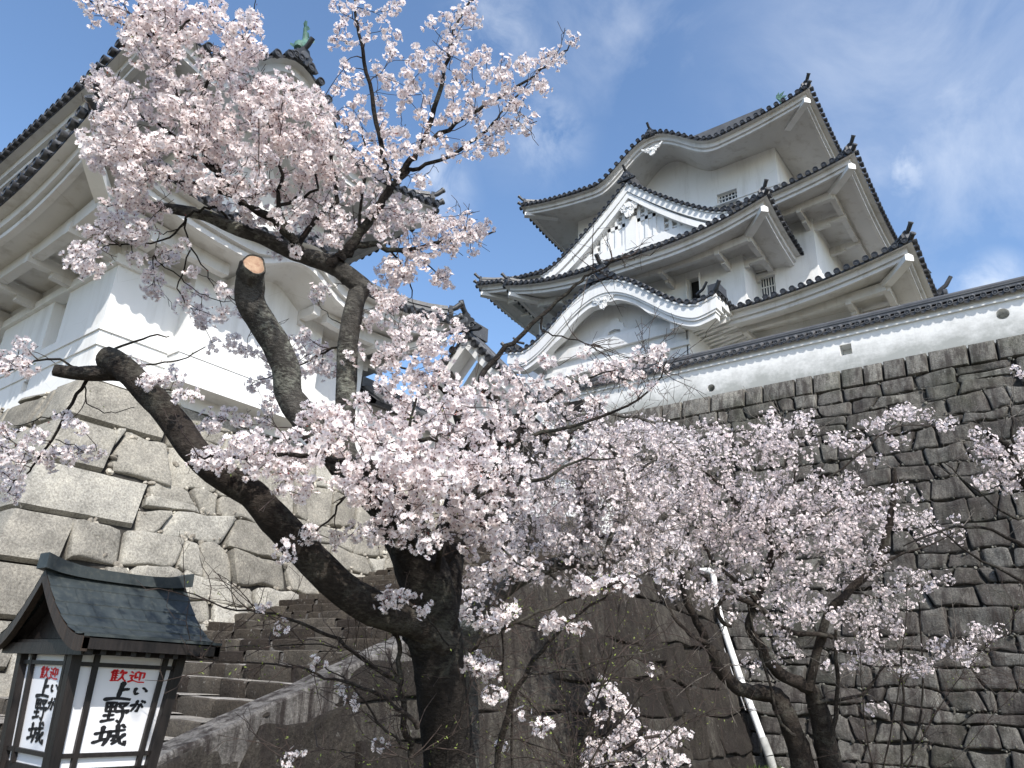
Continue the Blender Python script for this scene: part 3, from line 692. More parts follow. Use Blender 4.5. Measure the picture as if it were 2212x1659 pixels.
# right side eave: tile ends along +X
for i in range(14):
    y = PY + .2 + i * .34; p = np.array([PX + PHW + .03, y, pc(1) + .05]); c = 12
    D = lambda r, o: [(p[0] + o, p[1] + r * math.cos(2 * math.pi * q / c), p[2] + r * math.sin(2 * math.pi * q / c)) for q in range(c)]
    P.grid([D(.10, -.3), D(.108, .05), D(.08, .05), D(.075, .03)], closed=True, tint=.9); P.add(D(.075, .03), [tuple(range(c))], tint=.8)
P.box(PX - PHW, PX + PHW, PY + 3.6, PY + 4.8, PZ - .02, PZ + .1, tint=.5)
pr = P.build('porch_roof', TILE, keep, 40)
peak_tile(pr, (PX, PY + .06, PZ + PH + .06), 1.15)
for sg in (1, -1):                                                    # upturned end tiles on the porch corners
    F = MB(); A = np.array([PX + sg * (PHW - .1), PY + .1, pc(1) + .12])
    d2 = np.array([sg * .62, -.45, 0]); F.tube([A, A + d2 * .28 + np.array([0, 0, .12]), A + d2 * .48 + np.array([0, 0, .28])], [.08, .08, .084], 12, tint=.3); e = A + d2 * .75 + np.array([0, 0, .5])
    B2 = A + np.array([-sg * .75, .1, .12]); F.tube([B2, B2 + np.array([sg * .3, -.1, .1]), B2 + np.array([sg * .5, -.16, .34])], [.06, .055, .05], 10, tint=.8)
    F.box(A[0] - .25 - (.0 if sg > 0 else .1), A[0] + .2, A[1] - .05, A[1] + .7, A[2] - .05, A[2] + .3, tint=.6); F.build('ridge_end_tile', TILED, pr, 40)
pb = MB()
def pboard(mb, hw, y, dep, top, bot, cusp=0.0):
    rows = []
    for i in range(81):
        t = 2 * i / 80 - 1; x = PX + hw * t; z = pc(t * hw / PHW); zb = z + bot(t) if callable(bot) else z + bot
        rows.append([(x, y, z + top), (x, y, zb), (x, y + dep, zb), (x, y + dep, z + top)])
    mb.grid(rows, closed=True); mb.add(rows[0], [(0, 1, 2, 3)]); mb.add(rows[-1], [(0, 1, 2, 3)])
cus = lambda t: -.92 - .10 * math.exp(-((abs(t) - .06) / .05) ** 2) - .12 * math.exp(-((abs(t) - .42) / .06) ** 2)
pboard(pb, PHW - .02, PY + .02, .6, -.03, -.12)
pboard(pb, PHW - .04, PY + .06, .5, -.12, -.60)
pboard(pb, PHW - .10, PY + .10, .45, -.60, -.70)
pboard(pb, PHW - .14, PY + .17, .38, -.70, cus)
pb.build('porch_verge_board', PLASTER, pr, 40)
gegyo(pr, (PX + .0, PY + .19, PZ + PH - .98), .72)
pv = MB(); PWX0, PWX1, PWY = -17.9, -11.15, 25.15
rows = []
for i in range(65):
    t = 2 * i / 64 - 1; z = pc(t) - .36; rows.append([(PX + (PHW - .15) * t, PY + .5, z), (PX + (PHW - .15) * t, PY + 3.7, z)])
pv.grid(rows, m=1)
for j in range(7):                                                    # curved ribs of the vault
    y = PY + .75 + j * .13
pv.add([(PX + (PHW - .15) * (2 * i / 64 - 1), PWY + .25, pc(2 * i / 64 - 1) - .36) for i in range(65)] + [(PX + PHW - .15, PWY + .25, PZ - .5), (PX - PHW + .15, PWY + .25, PZ - .5)], [tuple(range(67))])
wz = 13.15; holes = []
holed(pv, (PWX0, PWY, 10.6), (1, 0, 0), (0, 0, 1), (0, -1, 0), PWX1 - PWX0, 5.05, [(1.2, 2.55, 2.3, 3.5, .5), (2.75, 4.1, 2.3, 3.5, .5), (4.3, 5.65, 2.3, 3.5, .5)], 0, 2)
holed(pv, (PWX1, PWY, 10.6), (0, 1, 0), (0, 0, 1), (1, 0, 0), 2.6, 5.05, [], 0)
pv.add([(PWX0, YBAY, 10.6), (PWX0, PWY, 10.6), (PWX0, PWY, 15.65), (PWX0, YBAY, 15.65)], [(0, 1, 2, 3)])
pv.box(PWX0 - .5, PWX1 + .35, PWY - .16, PWY + .3, 14.95, 15.45); pv.box(PWX0 - .1, PWX1 + .1, PWY - .1, PWY + .1, 14.3, 14.5); pv.box(PWX0 + .8, PWX1 - .8, PWY - .22, PWY, 14.12, 14.28)
for xx in (PWX0 + 1.1, PWX0 + 2.65, PWX0 + 4.2, PWX1 - 1.1): pv.box(xx - .12, xx + .12, PWY - .2, PWY - .003, 12.7, 14.5)
pv.box(PWX0 + .9, PWX1 - .9, PWY - .2, PWY - .002, 12.72, 12.9)
for sg in (1, -1):                                                    # bracket noses under the verge board
    xx = PX + sg * 3.1; pv.hexa([(xx - .2, PY + .34, 14.86), (xx + .2, PY + .34, 14.86), (xx + .2, PWY, 14.9), (xx - .2, PWY, 14.9), (xx - .2, PY + .34, 15.2), (xx + .2, PY + .34, 15.2), (xx + .25, PWY, 15.55), (xx - .25, PWY, 15.55)])
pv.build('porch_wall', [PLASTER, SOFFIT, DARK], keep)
fl = MB(); half = [(0, 1.05), (.22, 1.02), (.3, .8), (.5, .72), (.62, .45), (.9, .3), (1.25, .22), (1.3, .02), (.75, .0), (.45, .12), (.34, .42), (0, .5)]
fl.prism([(x * .8, y * .95) for x, y in half + [(-x, y) for x, y in reversed(half[1:-1])]], (PX, PWY + .24, 15.46), (1, 0, 0), (0, 0, 1), (0, -1, 0), .14)
fl.build('frog_leg_strut', PLASTER, keep, 40)
rf = MB()                                                             # stepped rafters under the porch's right eave
for j in range(13):
    y = PY + .75 + j * .34
    for sg in (1,):
        x1 = PX + sg * (PHW - .12); x0 = PX + sg * 3.3; z1 = pc(1) - .34; z0 = pc(.68) - .42
        rf.hexa([(x0, y, z0 - .4), (x1, y, z1 - .16), (x1, y + .17, z1 - .16), (x0, y + .17, z0 - .4), (x0, y, z0), (x1, y, z1), (x1, y + .17, z1), (x0, y + .17, z0)])
rf.box(PX + PHW - .26, PX + PHW - .02, PY + .5, PY + 4.7, pc(1) - .33, pc(1) - .05)
rf.add([(PX + 3.2, PY + .5, pc(.68) - .3), (PX + PHW - .05, PY + .5, pc(1) - .22), (PX + PHW - .05, PY + 4.8, pc(1) - .22), (PX + 3.2, PY + 4.8, pc(.68) - .3)], [(0, 1, 2, 3)])
rf.box(PX + 3.3, PX + 3.42, PWY, PY + 4.7, 10.6, 15.35)
rf.build('porch_rafter', PLASTER, keep)

# ------------------------------------------------------------------ turret on the left
TX, TYS, TYN, TZ = -15.17, 5.72, 12.35, 6.95
tur = thing('corner_turret', (-19, 9, TZ), 'white plastered two storey turret with curved tile eaves on the pale stone base at left', 'turret')
w = MB(); x0 = -32.0; z0 = TZ
def s_slot(px0, px1):     # vertical window slot on the -Y face between two picture columns
    a = onY(px0, 700, TYS)[0]; b = onY(px1, 700, TYS)[0]; return (a - x0, b - x0, 8.25 - z0, 9.62 - z0, .42)
lo1 = onY(48, 845, TYS)
holesS = [s_slot(104, 132), s_slot(-6, 16), (lo1[0] - x0 - .1, lo1[0] - x0 + .22, lo1[2] - z0 - .2, lo1[2] - z0 + .25, .25)]
holed(w, (x0, TYS, z0), (1, 0, 0), (0, 0, 1), (0, -1, 0), TX - x0, 3.6, holesS)
holed(w, (TX, TYS, z0), (0, 1, 0), (0, 0, 1), (1, 0, 0), TYN - TYS, 3.6, [(4.1, 4.65, 1.25, 2.3, .3)])
w.box(x0, TX + .0, TYN, TYN + .2, z0, z0 + 3.6)
w.box(x0, -16.45, 7.07, 11.5, 10.4, 14.6); w.box(x0, -16.40, 7.1, 11.4, 14.5, 17.0)
BY0, BY1, BX = onX(398, 720, -14.75)[1], onX(702, 690, -14.75)[1], -14.75
holed(w, (BX, BY0, z0 + 1.14), (0, 1, 0), (0, 0, 1), (1, 0, 0), BY1 - BY0, 2.5, [(1.15, 1.7, .2, 1.25, .3), (2.75, 3.3, .2, 1.25, .3)])
w.box(TX, BX - .003, BY0, BY1, z0 + 1.14, z0 + 3.6)
# ledge mouldings round the turret and hanging stone-drop box under the bay
for (dz, dp, h) in ((1.02, .07, .12), (.70, .035, .32)):
    w.box(x0, TX + dp, TYS - dp, TYS + .2, z0 + dz, z0 + dz + h); w.box(TX - .2, TX + dp, TYS + .21, BY0, z0 + dz + .002, z0 + dz + h)
w.box(TX - .1, BX + .08, BY0 - .08, BY1 + .05, z0 + .98, z0 + 1.13)
w.hexa([(TX, BY0 - .05, z0 + .28), (BX + .28, BY0 - .05, z0 + .28), (BX + .28, BY1 + .1, z0 + .28), (TX, BY1 + .1, z0 + .28), (TX, BY0 - .05, z0 + .97), (BX + .06, BY0 - .05, z0 + .97), (BX + .06, BY1 + .1, z0 + .97), (TX, BY1 + .1, z0 + .97)])
w.box(TX - .1, TX + .06, TYS - .05, TYN, z0 - .02, z0 + .30); w.box(x0, TX - .1, TYS - .05, TYS + .1, z0 - .02, z0 + .28)
w.box(TX - .3, TX + .10, TYS - .1, TYN, z0 + 2.55, z0 + 2.75); w.box(x0, TX - .3, TYS - .1, TYS + .2, z0 + 2.55, z0 + 2.75)
w.build('wall', [PLASTER, SOFFIT], tur)
tl = Hip((-34.5, 3.85, -13.3, 14.15), 10.62, 12.7, 3.1, 1.87, .62, 3.6, 'SEN', {'E': bump_arch(5.3, 1.5, .55)}, soff=-.62, sp=.33)
tl.build(tur, arms=1.9, finial=.95)
tu = Hip((-34.5, 4.75, -14.12, 13.8), 14.75, 16.8, 3.6, 2.3, .55, 3.4, 'SEN', {'E': bump_arch(3.6, 2.4, 1.85)}, soff=-.55, sp=.33)
ru = tu.build(tur, finial=.95, beams=False)
m = MB(); m.grid([[(-34, 8.35, 16.5), (-34, 9.27, 18.3)], [(-17.7, 8.35, 16.5), (-17.7, 9.27, 18.3)]]); m.grid([[(-34, 10.2, 16.5), (-34, 9.27, 18.3)], [(-17.7, 10.2, 16.5), (-17.7, 9.27, 18.3)]]); m.box(-34, -17.3, 9.0, 9.5, 18.2, 18.8)
m.build('main_ridge', TILE, ru)
_q = 8.36; 
peak_tile(ru, (-14.12, _q, 16.55), .8, (1, 0, 0))
_p = onX(652, 112, -14.3); shachi(ru, (_p[0], _p[1], _p[2] - .12), .72, (.5, -.85))

# ------------------------------------------------------------------ gatehouse at the stair head
gate = thing('gatehouse', (-12.5, 15.5, 5.05), 'gatehouse with a steep tiled gable roof at the head of the stone stairs', 'gatehouse')
gcx = onY(1004, 722, 15.2)[0]; gzt = onY(1004, 722, 15.2)[2]; e2 = onY(1268, 955, 15.2)
hw = e2[0] - gcx
def gc2(t): return gzt + (e2[2] - gzt) * (1.18 * abs(t) - .18 * t * t)
m = MB(); cv = [np.array([gcx + hw * t, 15.2, gc2(t)]) for t in np.linspace(-1, 1, 33)]
m.grid([[p + np.array([0, dy, 0]) for dy in (0, .9)] for p in cv], tint=.5)
for dy in (.15, .42): m.tube([p + np.array([0, dy, .08]) for p in cv], .10, 8, tint=.25)
for j in range(1): m.tube([cv[i] + np.array([0, .75 + j * .33, .06]) for i in range(0, 33, 2)], .085, 6, tint=.35)
for sg in (1, -1):
    for i in range(15):
        t = sg * (i + .5) / 15; p = np.array([gcx + hw * t, 15.2, gc2(t) + .05]); c = 12
        D = lambda r, o: [(p[0] + r * math.cos(2 * math.pi * k / c), p[1] - o, p[2] + r * math.sin(2 * math.pi * k / c)) for k in range(c)]
        m.grid([D(.11, -.3), D(.118, .07), D(.088, .07), D(.083, .045)], closed=True, tint=.9); m.add(D(.083, .045), [tuple(range(c))], tint=.75)
m.box(gcx - .15, gcx + .15, 15.3, 16.1, gzt + .05, gzt + .5, tint=.4)
gr2 = m.build('roof', TILE, gate, 40)
peak_tile(gr2, (gcx, 15.2, gzt + .1), .95, (.25, -.97, 0))
vb = MB(); rows = []
for p in cv: rows.append([p + np.array([0, .05, -.04]), p + np.array([0, .05, -.42]), p + np.array([0, .45, -.42]), p + np.array([0, .45, -.04])])
vb.grid(rows, closed=True); rows = [[p + np.array([0, .45, -.2]), p + np.array([0, .88, -.2])] for p in cv]; vb.grid(rows, m=1); vb.build('verge_board', [PLASTER, SOFFIT], gr2, 40)
gwl = MB(); gwl.box(gcx - hw * .7, gcx + hw * .72, 16.0, 18.6, 5.05, 8.2); gwl.add([(p[0] * .9 + gcx * .1, 15.98, p[2] - .5) for p in cv] + [(gcx + hw * .75, 15.98, 5.1), (gcx - hw * .75, 15.98, 5.1)], [tuple(range(35))]); gwl.build('wall', PLASTER, gate)
gt = MB()
for xx in (-13.6, -11.4, -9.9): gt.box(xx - .22, xx + .22, 15.5, 15.97, 5.05, 8.3)
gt.box(-14.2, -9.5, 15.45, 15.95, 8.0, 8.6); gt.box(-13.4, -11.6, 15.8, 15.97, 5.05, 8.0); gt.build('door_frame', WOODD, gate)
cw = thing('connecting_wall', (-15, 14, TZ), 'low white wall with a dark tiled slope joining the turret to the gatehouse', 'wall')
m = MB(); m.box(-15.6, -15.0, 12.6, 17.5, 4.9, 8.6); m.build('plaster_panel', PLASTER, cw)
m = MB(); m.grid([[(-14.45, 12.56, 8.55), (-15.3, 12.56, 9.15), (-16.1, 12.56, 8.55)], [(-14.45, 17.5, 8.55), (-15.3, 17.5, 9.15), (-16.1, 17.5, 8.55)]], tint=.5); m.grid([[(-14.45, 12.56, 8.55), (-14.5, 12.56, 8.45), (-15.0, 12.56, 8.6)], [(-14.45, 17.5, 8.55), (-14.5, 17.5, 8.45), (-15.0, 17.5, 8.6)]], tint=.9)
for i in range(15):
    y = 12.75 + i * .32; m.tube([(-14.40, y, 8.60), (-15.3, y, 9.2)], .085, 8, tint=RNG.uniform(0, .5))
m.box(-15.45, -15.15, 12.58, 17.5, 9.12, 9.4, tint=.3); m.build('tile_cap', TILE, cw, 40)
a_ = onY(1128, 1128, 15.3); 
sw = thing('gate_side_wall', (-9.4, 15.3, 5.0), 'short white plaster wall on a pale stone plinth right of the gatehouse doorway', 'wall')
m = MB(); m.box(a_[0], a_[0] + 1.5, 15.3, 15.9, a_[2], a_[2] + .9); m.build('plaster_panel', PLASTER, sw)
m = MB(); m.box(a_[0] - .02, a_[0] + 1.52, 15.27, 15.95, 4.9, a_[2] - .003); m.build('stone_plinth', ST_KERB, sw)

# ------------------------------------------------------------------ tile capped wall (dobei) on the high stone wall
FY, FZ = 22.25, 10.72
fen = thing('plaster_wall', (-5, FY, FZ), 'long white plaster wall with dark tile cap and round and square loopholes on the high stone wall', 'wall')
m = MB(); fx0, fx1 = -17.0, 8.0
hol = []
for (px, py, kind) in ((1536, 838, 'c'), (1827, 755, 's'), (2166, 678, 'c')):
    p = onY(px, py, FY); r = .135 if px < 1600 else (.17 if kind == 's' else .16); hol.append((p[0] - fx0 - r, p[0] - fx0 + r, p[2] - FZ - r, p[2] - FZ + r, .42) + (('circle',) if kind == 'c' else ()))
holed(m, (fx0, FY, FZ), (1, 0, 0), (0, 0, 1), (0, -1, 0), fx1 - fx0, 1.45, hol)
m.box(fx0, fx1, FY + .45, FY + .5, FZ, FZ + 1.45)
m.box(fx0, fx1, FY - .07, FY + .002, FZ + 1.13, FZ + 1.19); m.box(fx0, fx1, FY - .03, FY + .003, FZ + 1.191, FZ + 1.42)
m.v = [(x, y, z - 0) for x, y, z in m.v]
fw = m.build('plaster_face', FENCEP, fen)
m = MB(); ez, rz = FZ + 1.36, FZ + 1.60; ey = FY - .17
m.grid([[(x, ey, ez), (x, FY + .25, rz), (x, FY + .84, ez)] for x in (fx0, fx1)], tint=.4)
m.grid([[(x, ey + .02, ez - .05), (x, FY + .1, ez + .06)] for x in (fx0, fx1)], tint=.9); m.grid([[(x, ey, ez), (x, ey + .02, ez - .05)] for x in (fx0, fx1)], tint=.9)
nn = int((fx1 - fx0) / .27)
for i in range(nn):
    x = fx0 + (i + .5) * (fx1 - fx0) / nn; c = 10; tn = RNG.uniform(0, .6)
    m.tube([(x, ey - .03, ez + .02), (x, FY + .2, rz + .02)], .066, 8, cap=False, tint=tn)
    D = lambda r, o: [(x + r * math.cos(2 * math.pi * k / c), ey - .03 - o, ez + .012 + r * math.sin(2 * math.pi * k / c)) for k in range(c)]
    m.grid([D(.066, -.05), D(.078, .02), D(.058, .02), D(.055, .005)], closed=True, tint=.35); m.add(D(.055, .005), [tuple(range(c))], tint=1.1); m.add(D(.024, .015), [tuple(range(c))], tint=.3)
    xm = x + .135; w_ = .075; up = []; dn = []
    for j in range(5):
        q = -w_ + 2 * w_ * j / 4; dz = .05 * (1 - (q / w_) ** 2); up.append((xm + q, ey - .015, ez + .015 - dz)); dn.append((xm + q, ey - .015, ez - .06 - dz))
    m.grid([up, dn], tint=.7)
for (w_, h0, h1, tn) in ((.16, -.02, .07, .3), (.18, .07, .10, .0), (.13, .10, .17, .5)):
    m.box(fx0, fx1, FY + .25 - w_, FY + .25 + w_, rz + h0, rz + h1, tint=tn)
m.tube([(fx0, FY + .25, rz + .17), (fx1, FY + .25, rz + .17)], .10, 10, tint=.2)
m.build('tile_cap', TILE, fen, 40)
# end of the tile cap on the keep's own low wall, seen past the fence at right
m = MB(); p = onY(2035, 640, 30.0)
lw = thing('inner_tiled_wall', (p[0], 30, p[2] - 3), 'end of a tile ridge with upturned finial peeping over the plaster wall, right of the keep', 'wall')
m.box(p[0] - 2.2, p[0] + .15, 29.8, 30.4, p[2] - 1.0, p[2] - .15, tint=.5)
for i in range(3): m.box(p[0] - 2.2, p[0] + .1 + .03 * i, 29.85 - .04 * (i % 2), 30.35, p[2] - .14 + i * .13, p[2] - .03 + i * .13, tint=.2 + .3 * i)
for i in range(6): m.tube([(p[0] - 1.9 + i * .34, 29.5, p[2] - .55), (p[0] - 1.9 + i * .34, 30.1, p[2] - .2)], .09, 10, tint=.4)
m.build('tile_ridge', TILE, lw, 40)
m = MB(); m.tube([(p[0] - .1, 30.05, p[2] + .25), (p[0] + .2, 30.0, p[2] + .42), (p[0] + .42, 29.95, p[2] + .72)], [.09, .085, .075], 10); m.tube([(p[0] + .1, 29.9, p[2]), (p[0] + .22, 29.9, p[2])], .2, 12); m.build('ridge_end_tile', TILED, lw, 40)
m = MB(); m.box(p[0] - 2.0, p[0], 29.9, 30.3, 10.6, p[2] - 1.0); m.build('wall_base', PLASTER, lw)
# ------------------------------------------------------------------ dry stone walls
def clip(poly, nx, ny, c):
    out = []; n = len(poly)
    for i in range(n):
        a, b = poly[i], poly[(i + 1) % n]; da = nx * a[0] + ny * a[1] - c; db = nx * b[0] + ny * b[1] - c
        if da <= 0: out.append(a)
        if (da < 0 < db) or (db < 0 < da):
            t = da / (da - db); out.append((a[0] + (b[0] - a[0]) * t, a[1] + (b[1] - a[1]) * t))
    return out
def pebble(mb, p, r, rg, m=0, tint=.5):
    k = 6; rings = []; A = rg.normal(size=(3, 3)); q, _ = np.linalg.qr(A); sc = np.array([1, .75, .6]) * r
    vs = [(0, 0, 1)] + [(math.cos(2 * math.pi * j / k) * .9, math.sin(2 * math.pi * j / k) * .9, .42) for j in range(k)] + [(math.cos(2 * math.pi * (j + .5) / k) * .9, math.sin(2 * math.pi * (j + .5) / k) * .9, -.42) for j in range(k)] + [(0, 0, -1)]
    V = [np.array(p) + q @ (np.array(v) * sc * rg.uniform(.88, 1.1)) for v in vs]; f = []
    for j in range(k):
        j2 = (j + 1) % k; f += [(0, 1 + j, 1 + j2), (1 + j, 1 + k + j, 1 + j2), (1 + j2, 1 + k + j, 1 + k + j2), (1 + 2 * k, 1 + k + j2, 1 + k + j)]
    mb.add(V, f, m=m, tint=tint)
def stone_face(mb, P, nf, region, rh, sw, gap, rg, bulge=.06, chink=.3, tint=lambda u, v, r: r, pm=2, umin=None, umax=None, vj=.10, rough=.035, soft=.16, amin=.05):
    """fills the (u, v) region with fitted stones; P(u, v) -> point on the wall plane, nf = outward normal"""
    nf = np.array(nf, float); us = [p[0] for p in region]; vs = [p[1] for p in region]; asp = sw / rh
    inner = list(region)
    ar = sum(inner[i][0] * inner[(i + 1) % len(inner)][1] - inner[(i + 1) % len(inner)][0] * inner[i][1] for i in range(len(inner)))
    if ar < 0: inner = inner[::-1]
    u0, u1 = min(us) - sw, max(us) + sw; bounds = [min(vs) - rh * rg.uniform(0, .6)]
    while bounds[-1] < max(vs): bounds.append(bounds[-1] + rh * rg.uniform(.66, 1.36))
    off = [rg.uniform(0, 99) for _ in bounds]; wv = vj * rh
    bd = lambda k, u: bounds[k] + wv * 2.2 * mnoise.noise(Vector((u / sw * .75, off[k], 0))) + wv * .8 * mnoise.noise(Vector((u / sw * 2.6, off[k], 7)))
    cells = []
    for k in range(len(bounds) - 1):
        u = u0 - sw * rg.uniform(0, 1); sl0 = 0
        while u < u1:
            w = sw * (rg.uniform(.5, 1.6) if rg.random() > .16 else rg.uniform(.26, .5)); sl1 = rg.normal() * rh * .13
            a0, a1, b0, b1 = u + sl0, u + w + sl1, u - sl0, u + w - sl1
            lo_ = [(a0 + (a1 - a0) * f, bd(k, a0 + (a1 - a0) * f)) for f in (0, .5, 1)]; up_ = [(b1 + (b0 - b1) * f, bd(k + 1, b1 + (b0 - b1) * f)) for f in (0, .5, 1)]
            if rg.random() < .08 and w > sw * .8:                     # a pair of small stones one above the other
                f = rg.uniform(.38, .62); mL = (a0 + (b0 - a0) * f, lo_[0][1] + (up_[2][1] - lo_[0][1]) * f); mR = (a1 + (b1 - a1) * f, lo_[2][1] + (up_[0][1] - lo_[2][1]) * (f + rg.normal() * .08))
                cells.append(lo_ + [mR, mL]); cells.append([mL, mR] + up_)
            else: cells.append(lo_ + up_)
            u += w; sl0 = sl1
    for cell in cells:
        poly = [(p[0] + rg.normal() * rh * .02, p[1] + rg.normal() * rh * .02) for p in cell]; cc0 = np.mean(poly, 0)
        q_ = []
        for p in poly:                                                # joint width, with the odd knocked-off corner
            d = np.array(p) - cc0; l = np.linalg.norm(d) + 1e-9; sh_ = gap * .75 * (1 + (rg.uniform(.5, 3.5) if rg.random() < .2 else 0)); q_.append(tuple(cc0 + d * max(.3, 1 - sh_ / l)))
        poly = q_
        for i in range(len(inner)):
            a, b = inner[i], inner[(i + 1) % len(inner)]; nx, ny = b[1] - a[1], -(b[0] - a[0]); ll = math.hypot(nx, ny); nx /= ll; ny /= ll
            poly = clip(poly, nx, ny, nx * a[0] + ny * a[1] - gap * .3)
            if len(poly) < 3: break
        if umin and len(poly) > 2: poly = clip(poly, -1, 0, -umin(cc0[1]))
        if umax and len(poly) > 2: poly = clip(poly, 1, 0, umax(cc0[1]))
        if len(poly) < 3: continue
        A = abs(sum(poly[k][0] * poly[(k + 1) % len(poly)][1] - poly[(k + 1) % len(poly)][0] * poly[k][1] for k in range(len(poly)))) / 2
        if A < rh * sw * amin: continue
        # softened corners
        q = []
        for k in range(len(poly)):
            a, b, c = np.array(poly[k - 1]), np.array(poly[k]), np.array(poly[(k + 1) % len(poly)])
            l1, l2 = np.linalg.norm(a - b), np.linalg.norm(c - b); t1 = min(.24 * l1, rh * soft * rg.uniform(.2, 1.5)); t2 = min(.24 * l2, rh * soft * rg.uniform(.2, 1.5))
            if l1 < 1e-4 or l2 < 1e-4: continue
            q += [b + (a - b) / l1 * t1, b + (c - b) / l2 * t2]
        if len(q) < 4: continue
        # split long straight edges so that they can wander
        q2 = []
        for k in range(len(q)):
            a, b = q[k], q[(k + 1) % len(q)]; q2.append(a); L = np.linalg.norm(b - a)
            if L > rh * .35: q2.append((a + b) / 2 + rg.normal(size=2) * rh * .022)
        q = np.array(q2); c0 = q.mean(0); k = len(q); tn = tint(c0[0], c0[1], rg.random()); of = rg.uniform(-.8, .8) * bulge; tl = rg.normal(size=2) * .075 + np.array([0, .05])
        def ring(f, hgt):
            r_ = []
            for p in q:
                p2 = c0 + (p - c0) * f; w3 = P(*p2); hh = hgt
                if hgt > -.05: hh += of + (p2 - c0) @ tl + rough * 1.3 * mnoise.noise(Vector(w3) * 2.2) + rough * .6 * mnoise.noise(Vector(w3) * 6.5)
                r_.append(w3 + nf * hh)
            return r_
        rs = math.sqrt(A); e = min(.06, .11 * rs)
        R = [ring(1.0, -.16), ring(1.0, .0), ring(1 - .5 * e / rs, bulge * .62), ring(1 - 1.5 * e / rs, bulge * .92), ring(.6, bulge), ring(.25, bulge)]
        mb.grid(R, closed=True, m=0, tint=tn); o = len(mb.v) - k; mb.f.append(tuple(o + j for j in range(k))); mb.m.append(0); mb.t.append(tn)
        if chink:
            for p in poly:
                if rg.random() < chink:
                    for _ in range(rg.integers(1, 4)):
                        pp = np.array(p) + rg.normal(size=2) * rh * .07; pebble(mb, P(*pp) + nf * rg.uniform(-.05, .02), rh * rg.uniform(.05, .135), rg, pm, rg.random())
    reg = [P(*p) - nf * .10 for p in region]; mb.add(reg, [tuple(range(len(reg)))], m=1)

# pale stone base of the turret
BB = .27
base = thing('turret_stone_base', (-17, 8, 0), 'tall base of big pale granite blocks carrying the white turret beside the stairs', 'stone base')
rg = np.random.default_rng(11)
m = MB(); bxX = lambda z: TX + .08 + BB * (TZ - z); byY = lambda z: TYS - .08 - BB * (TZ - z)
PE = lambda u, v: np.array([bxX(v), u, v]); PS = lambda u, v: np.array([u, byY(v), v])
nE = nrm(np.array([1, 0, BB])); nS = nrm(np.array([0, -1, BB]))
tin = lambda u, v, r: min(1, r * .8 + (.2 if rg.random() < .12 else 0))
courses = []; z = 0; i = 0
while z < TZ - .05:
    h = min(TZ - .03 - z, rg.uniform(.74, 1.0)); h = TZ - .03 - z if TZ - z - h < .35 else h; le, ls = (1.9, 1.1) if i % 2 else (1.05, 1.9); courses.append((z, h, le * rg.uniform(.85, 1.15), ls * rg.uniform(.9, 1.1))); z += h; i += 1
def crs(v):
    return next((c for c in courses if c[0] <= v < c[0] + c[1]), courses[-1])
uE = lambda v: byY(v) + crs(v)[2] + .03
uS = lambda v: bxX(v) - crs(v)[3] - .03
stone_face(m, PE, nE, [(byY(0) + .9, 0), (17.5, 0), (17.5, TZ - .03), (byY(TZ) + .85, TZ - .03)], .68, .88, .030, rg, .045, .6, tin, soft=.09, vj=.17, umin=uE, amin=.012)
stone_face(m, PS, nS, [(-33, 0), (bxX(0) - .9, 0), (bxX(TZ) - .9, TZ - .03), (-33, TZ - .03)], .8, 1.4, .035, rg, .05, .35, lambda u, v, r: r * .35, soft=.09, vj=.15, umax=uS)  # darker stone tints on this face imitate its shade
for z, h, le, ls in courses:                                          # long and short corner blocks
    tn = rg.random() * .7
    g = .022; za, zb = z + g, z + h - g; n = 7; G = []
    prof = [(0, 0), (.04, .5), (.22, .94), (.5, 1.0), (.78, .95), (.96, .5), (1, 0)]
    rows = []
    for f, hf in prof:                                                # rows up the block; columns wrap round the corner
        zz = za + (zb - za) * f; row = []
        cols = [('E', 1.0, -.02), ('E', .97, .5), ('E', .80, .95), ('E', .5, 1), ('E', .2, 1), ('E', .04, .85), ('C', 0, 0), ('S', .04, .85), ('S', .2, 1), ('S', .5, 1), ('S', .8, .95), ('S', .97, .5), ('S', 1.0, -.02)]
        for kd, fr, cf in cols:
            hgt = .075 * min(hf, cf if kd != 'C' else .6 * hf) - (.10 if (hf == 0 or cf < 0) else 0)
            if kd == 'E': p = PE(byY(zz) + le * fr, zz)
            elif kd == 'S': p = PS(bxX(zz) - ls * fr, zz)
            else: p = np.array([bxX(zz), byY(zz), zz])
            nn_ = nE if kd == 'E' else (nS if kd == 'S' else nrm(nE + nS)); hgt += .03 * mnoise.noise(Vector(p) * 2.0) + .015 * mnoise.noise(Vector(p) * 6)
            row.append(p + nn_ * hgt)
        rows.append(row)
    m.grid(rows, m=0, tint=tn)
m.hexa([(-33, byY(0) + .2, 0), (bxX(0) - .2, byY(0) + .2, 0), (bxX(0) - .2, 17.4, 0), (-33, 17.4, 0), (-33, byY(TZ) + .2, TZ - .05), (bxX(TZ) - .2, byY(TZ) + .2, TZ - .05), (bxX(TZ) - .2, 17.4, TZ - .05), (-33, 17.4, TZ - .05)], m=1)
m.add([(TX, TYS, TZ - .04), (-33, TYS, TZ - .04), (-33, 17.5, TZ - .04), (TX, 17.5, TZ - .04)], [(0, 1, 2, 3)], m=1)
for zz in np.arange(.5, TZ, .9):
    for _ in range(5): pebble(m, PE(byY(zz) + rg.uniform(1.2, 2.3), zz + rg.normal() * .2) + nE * -.02, rg.uniform(.05, .1), rg, 2, rg.random())
m.build('stone_facing', [ST_LIGHT, MORTAR, PEBBLE], base, 42)

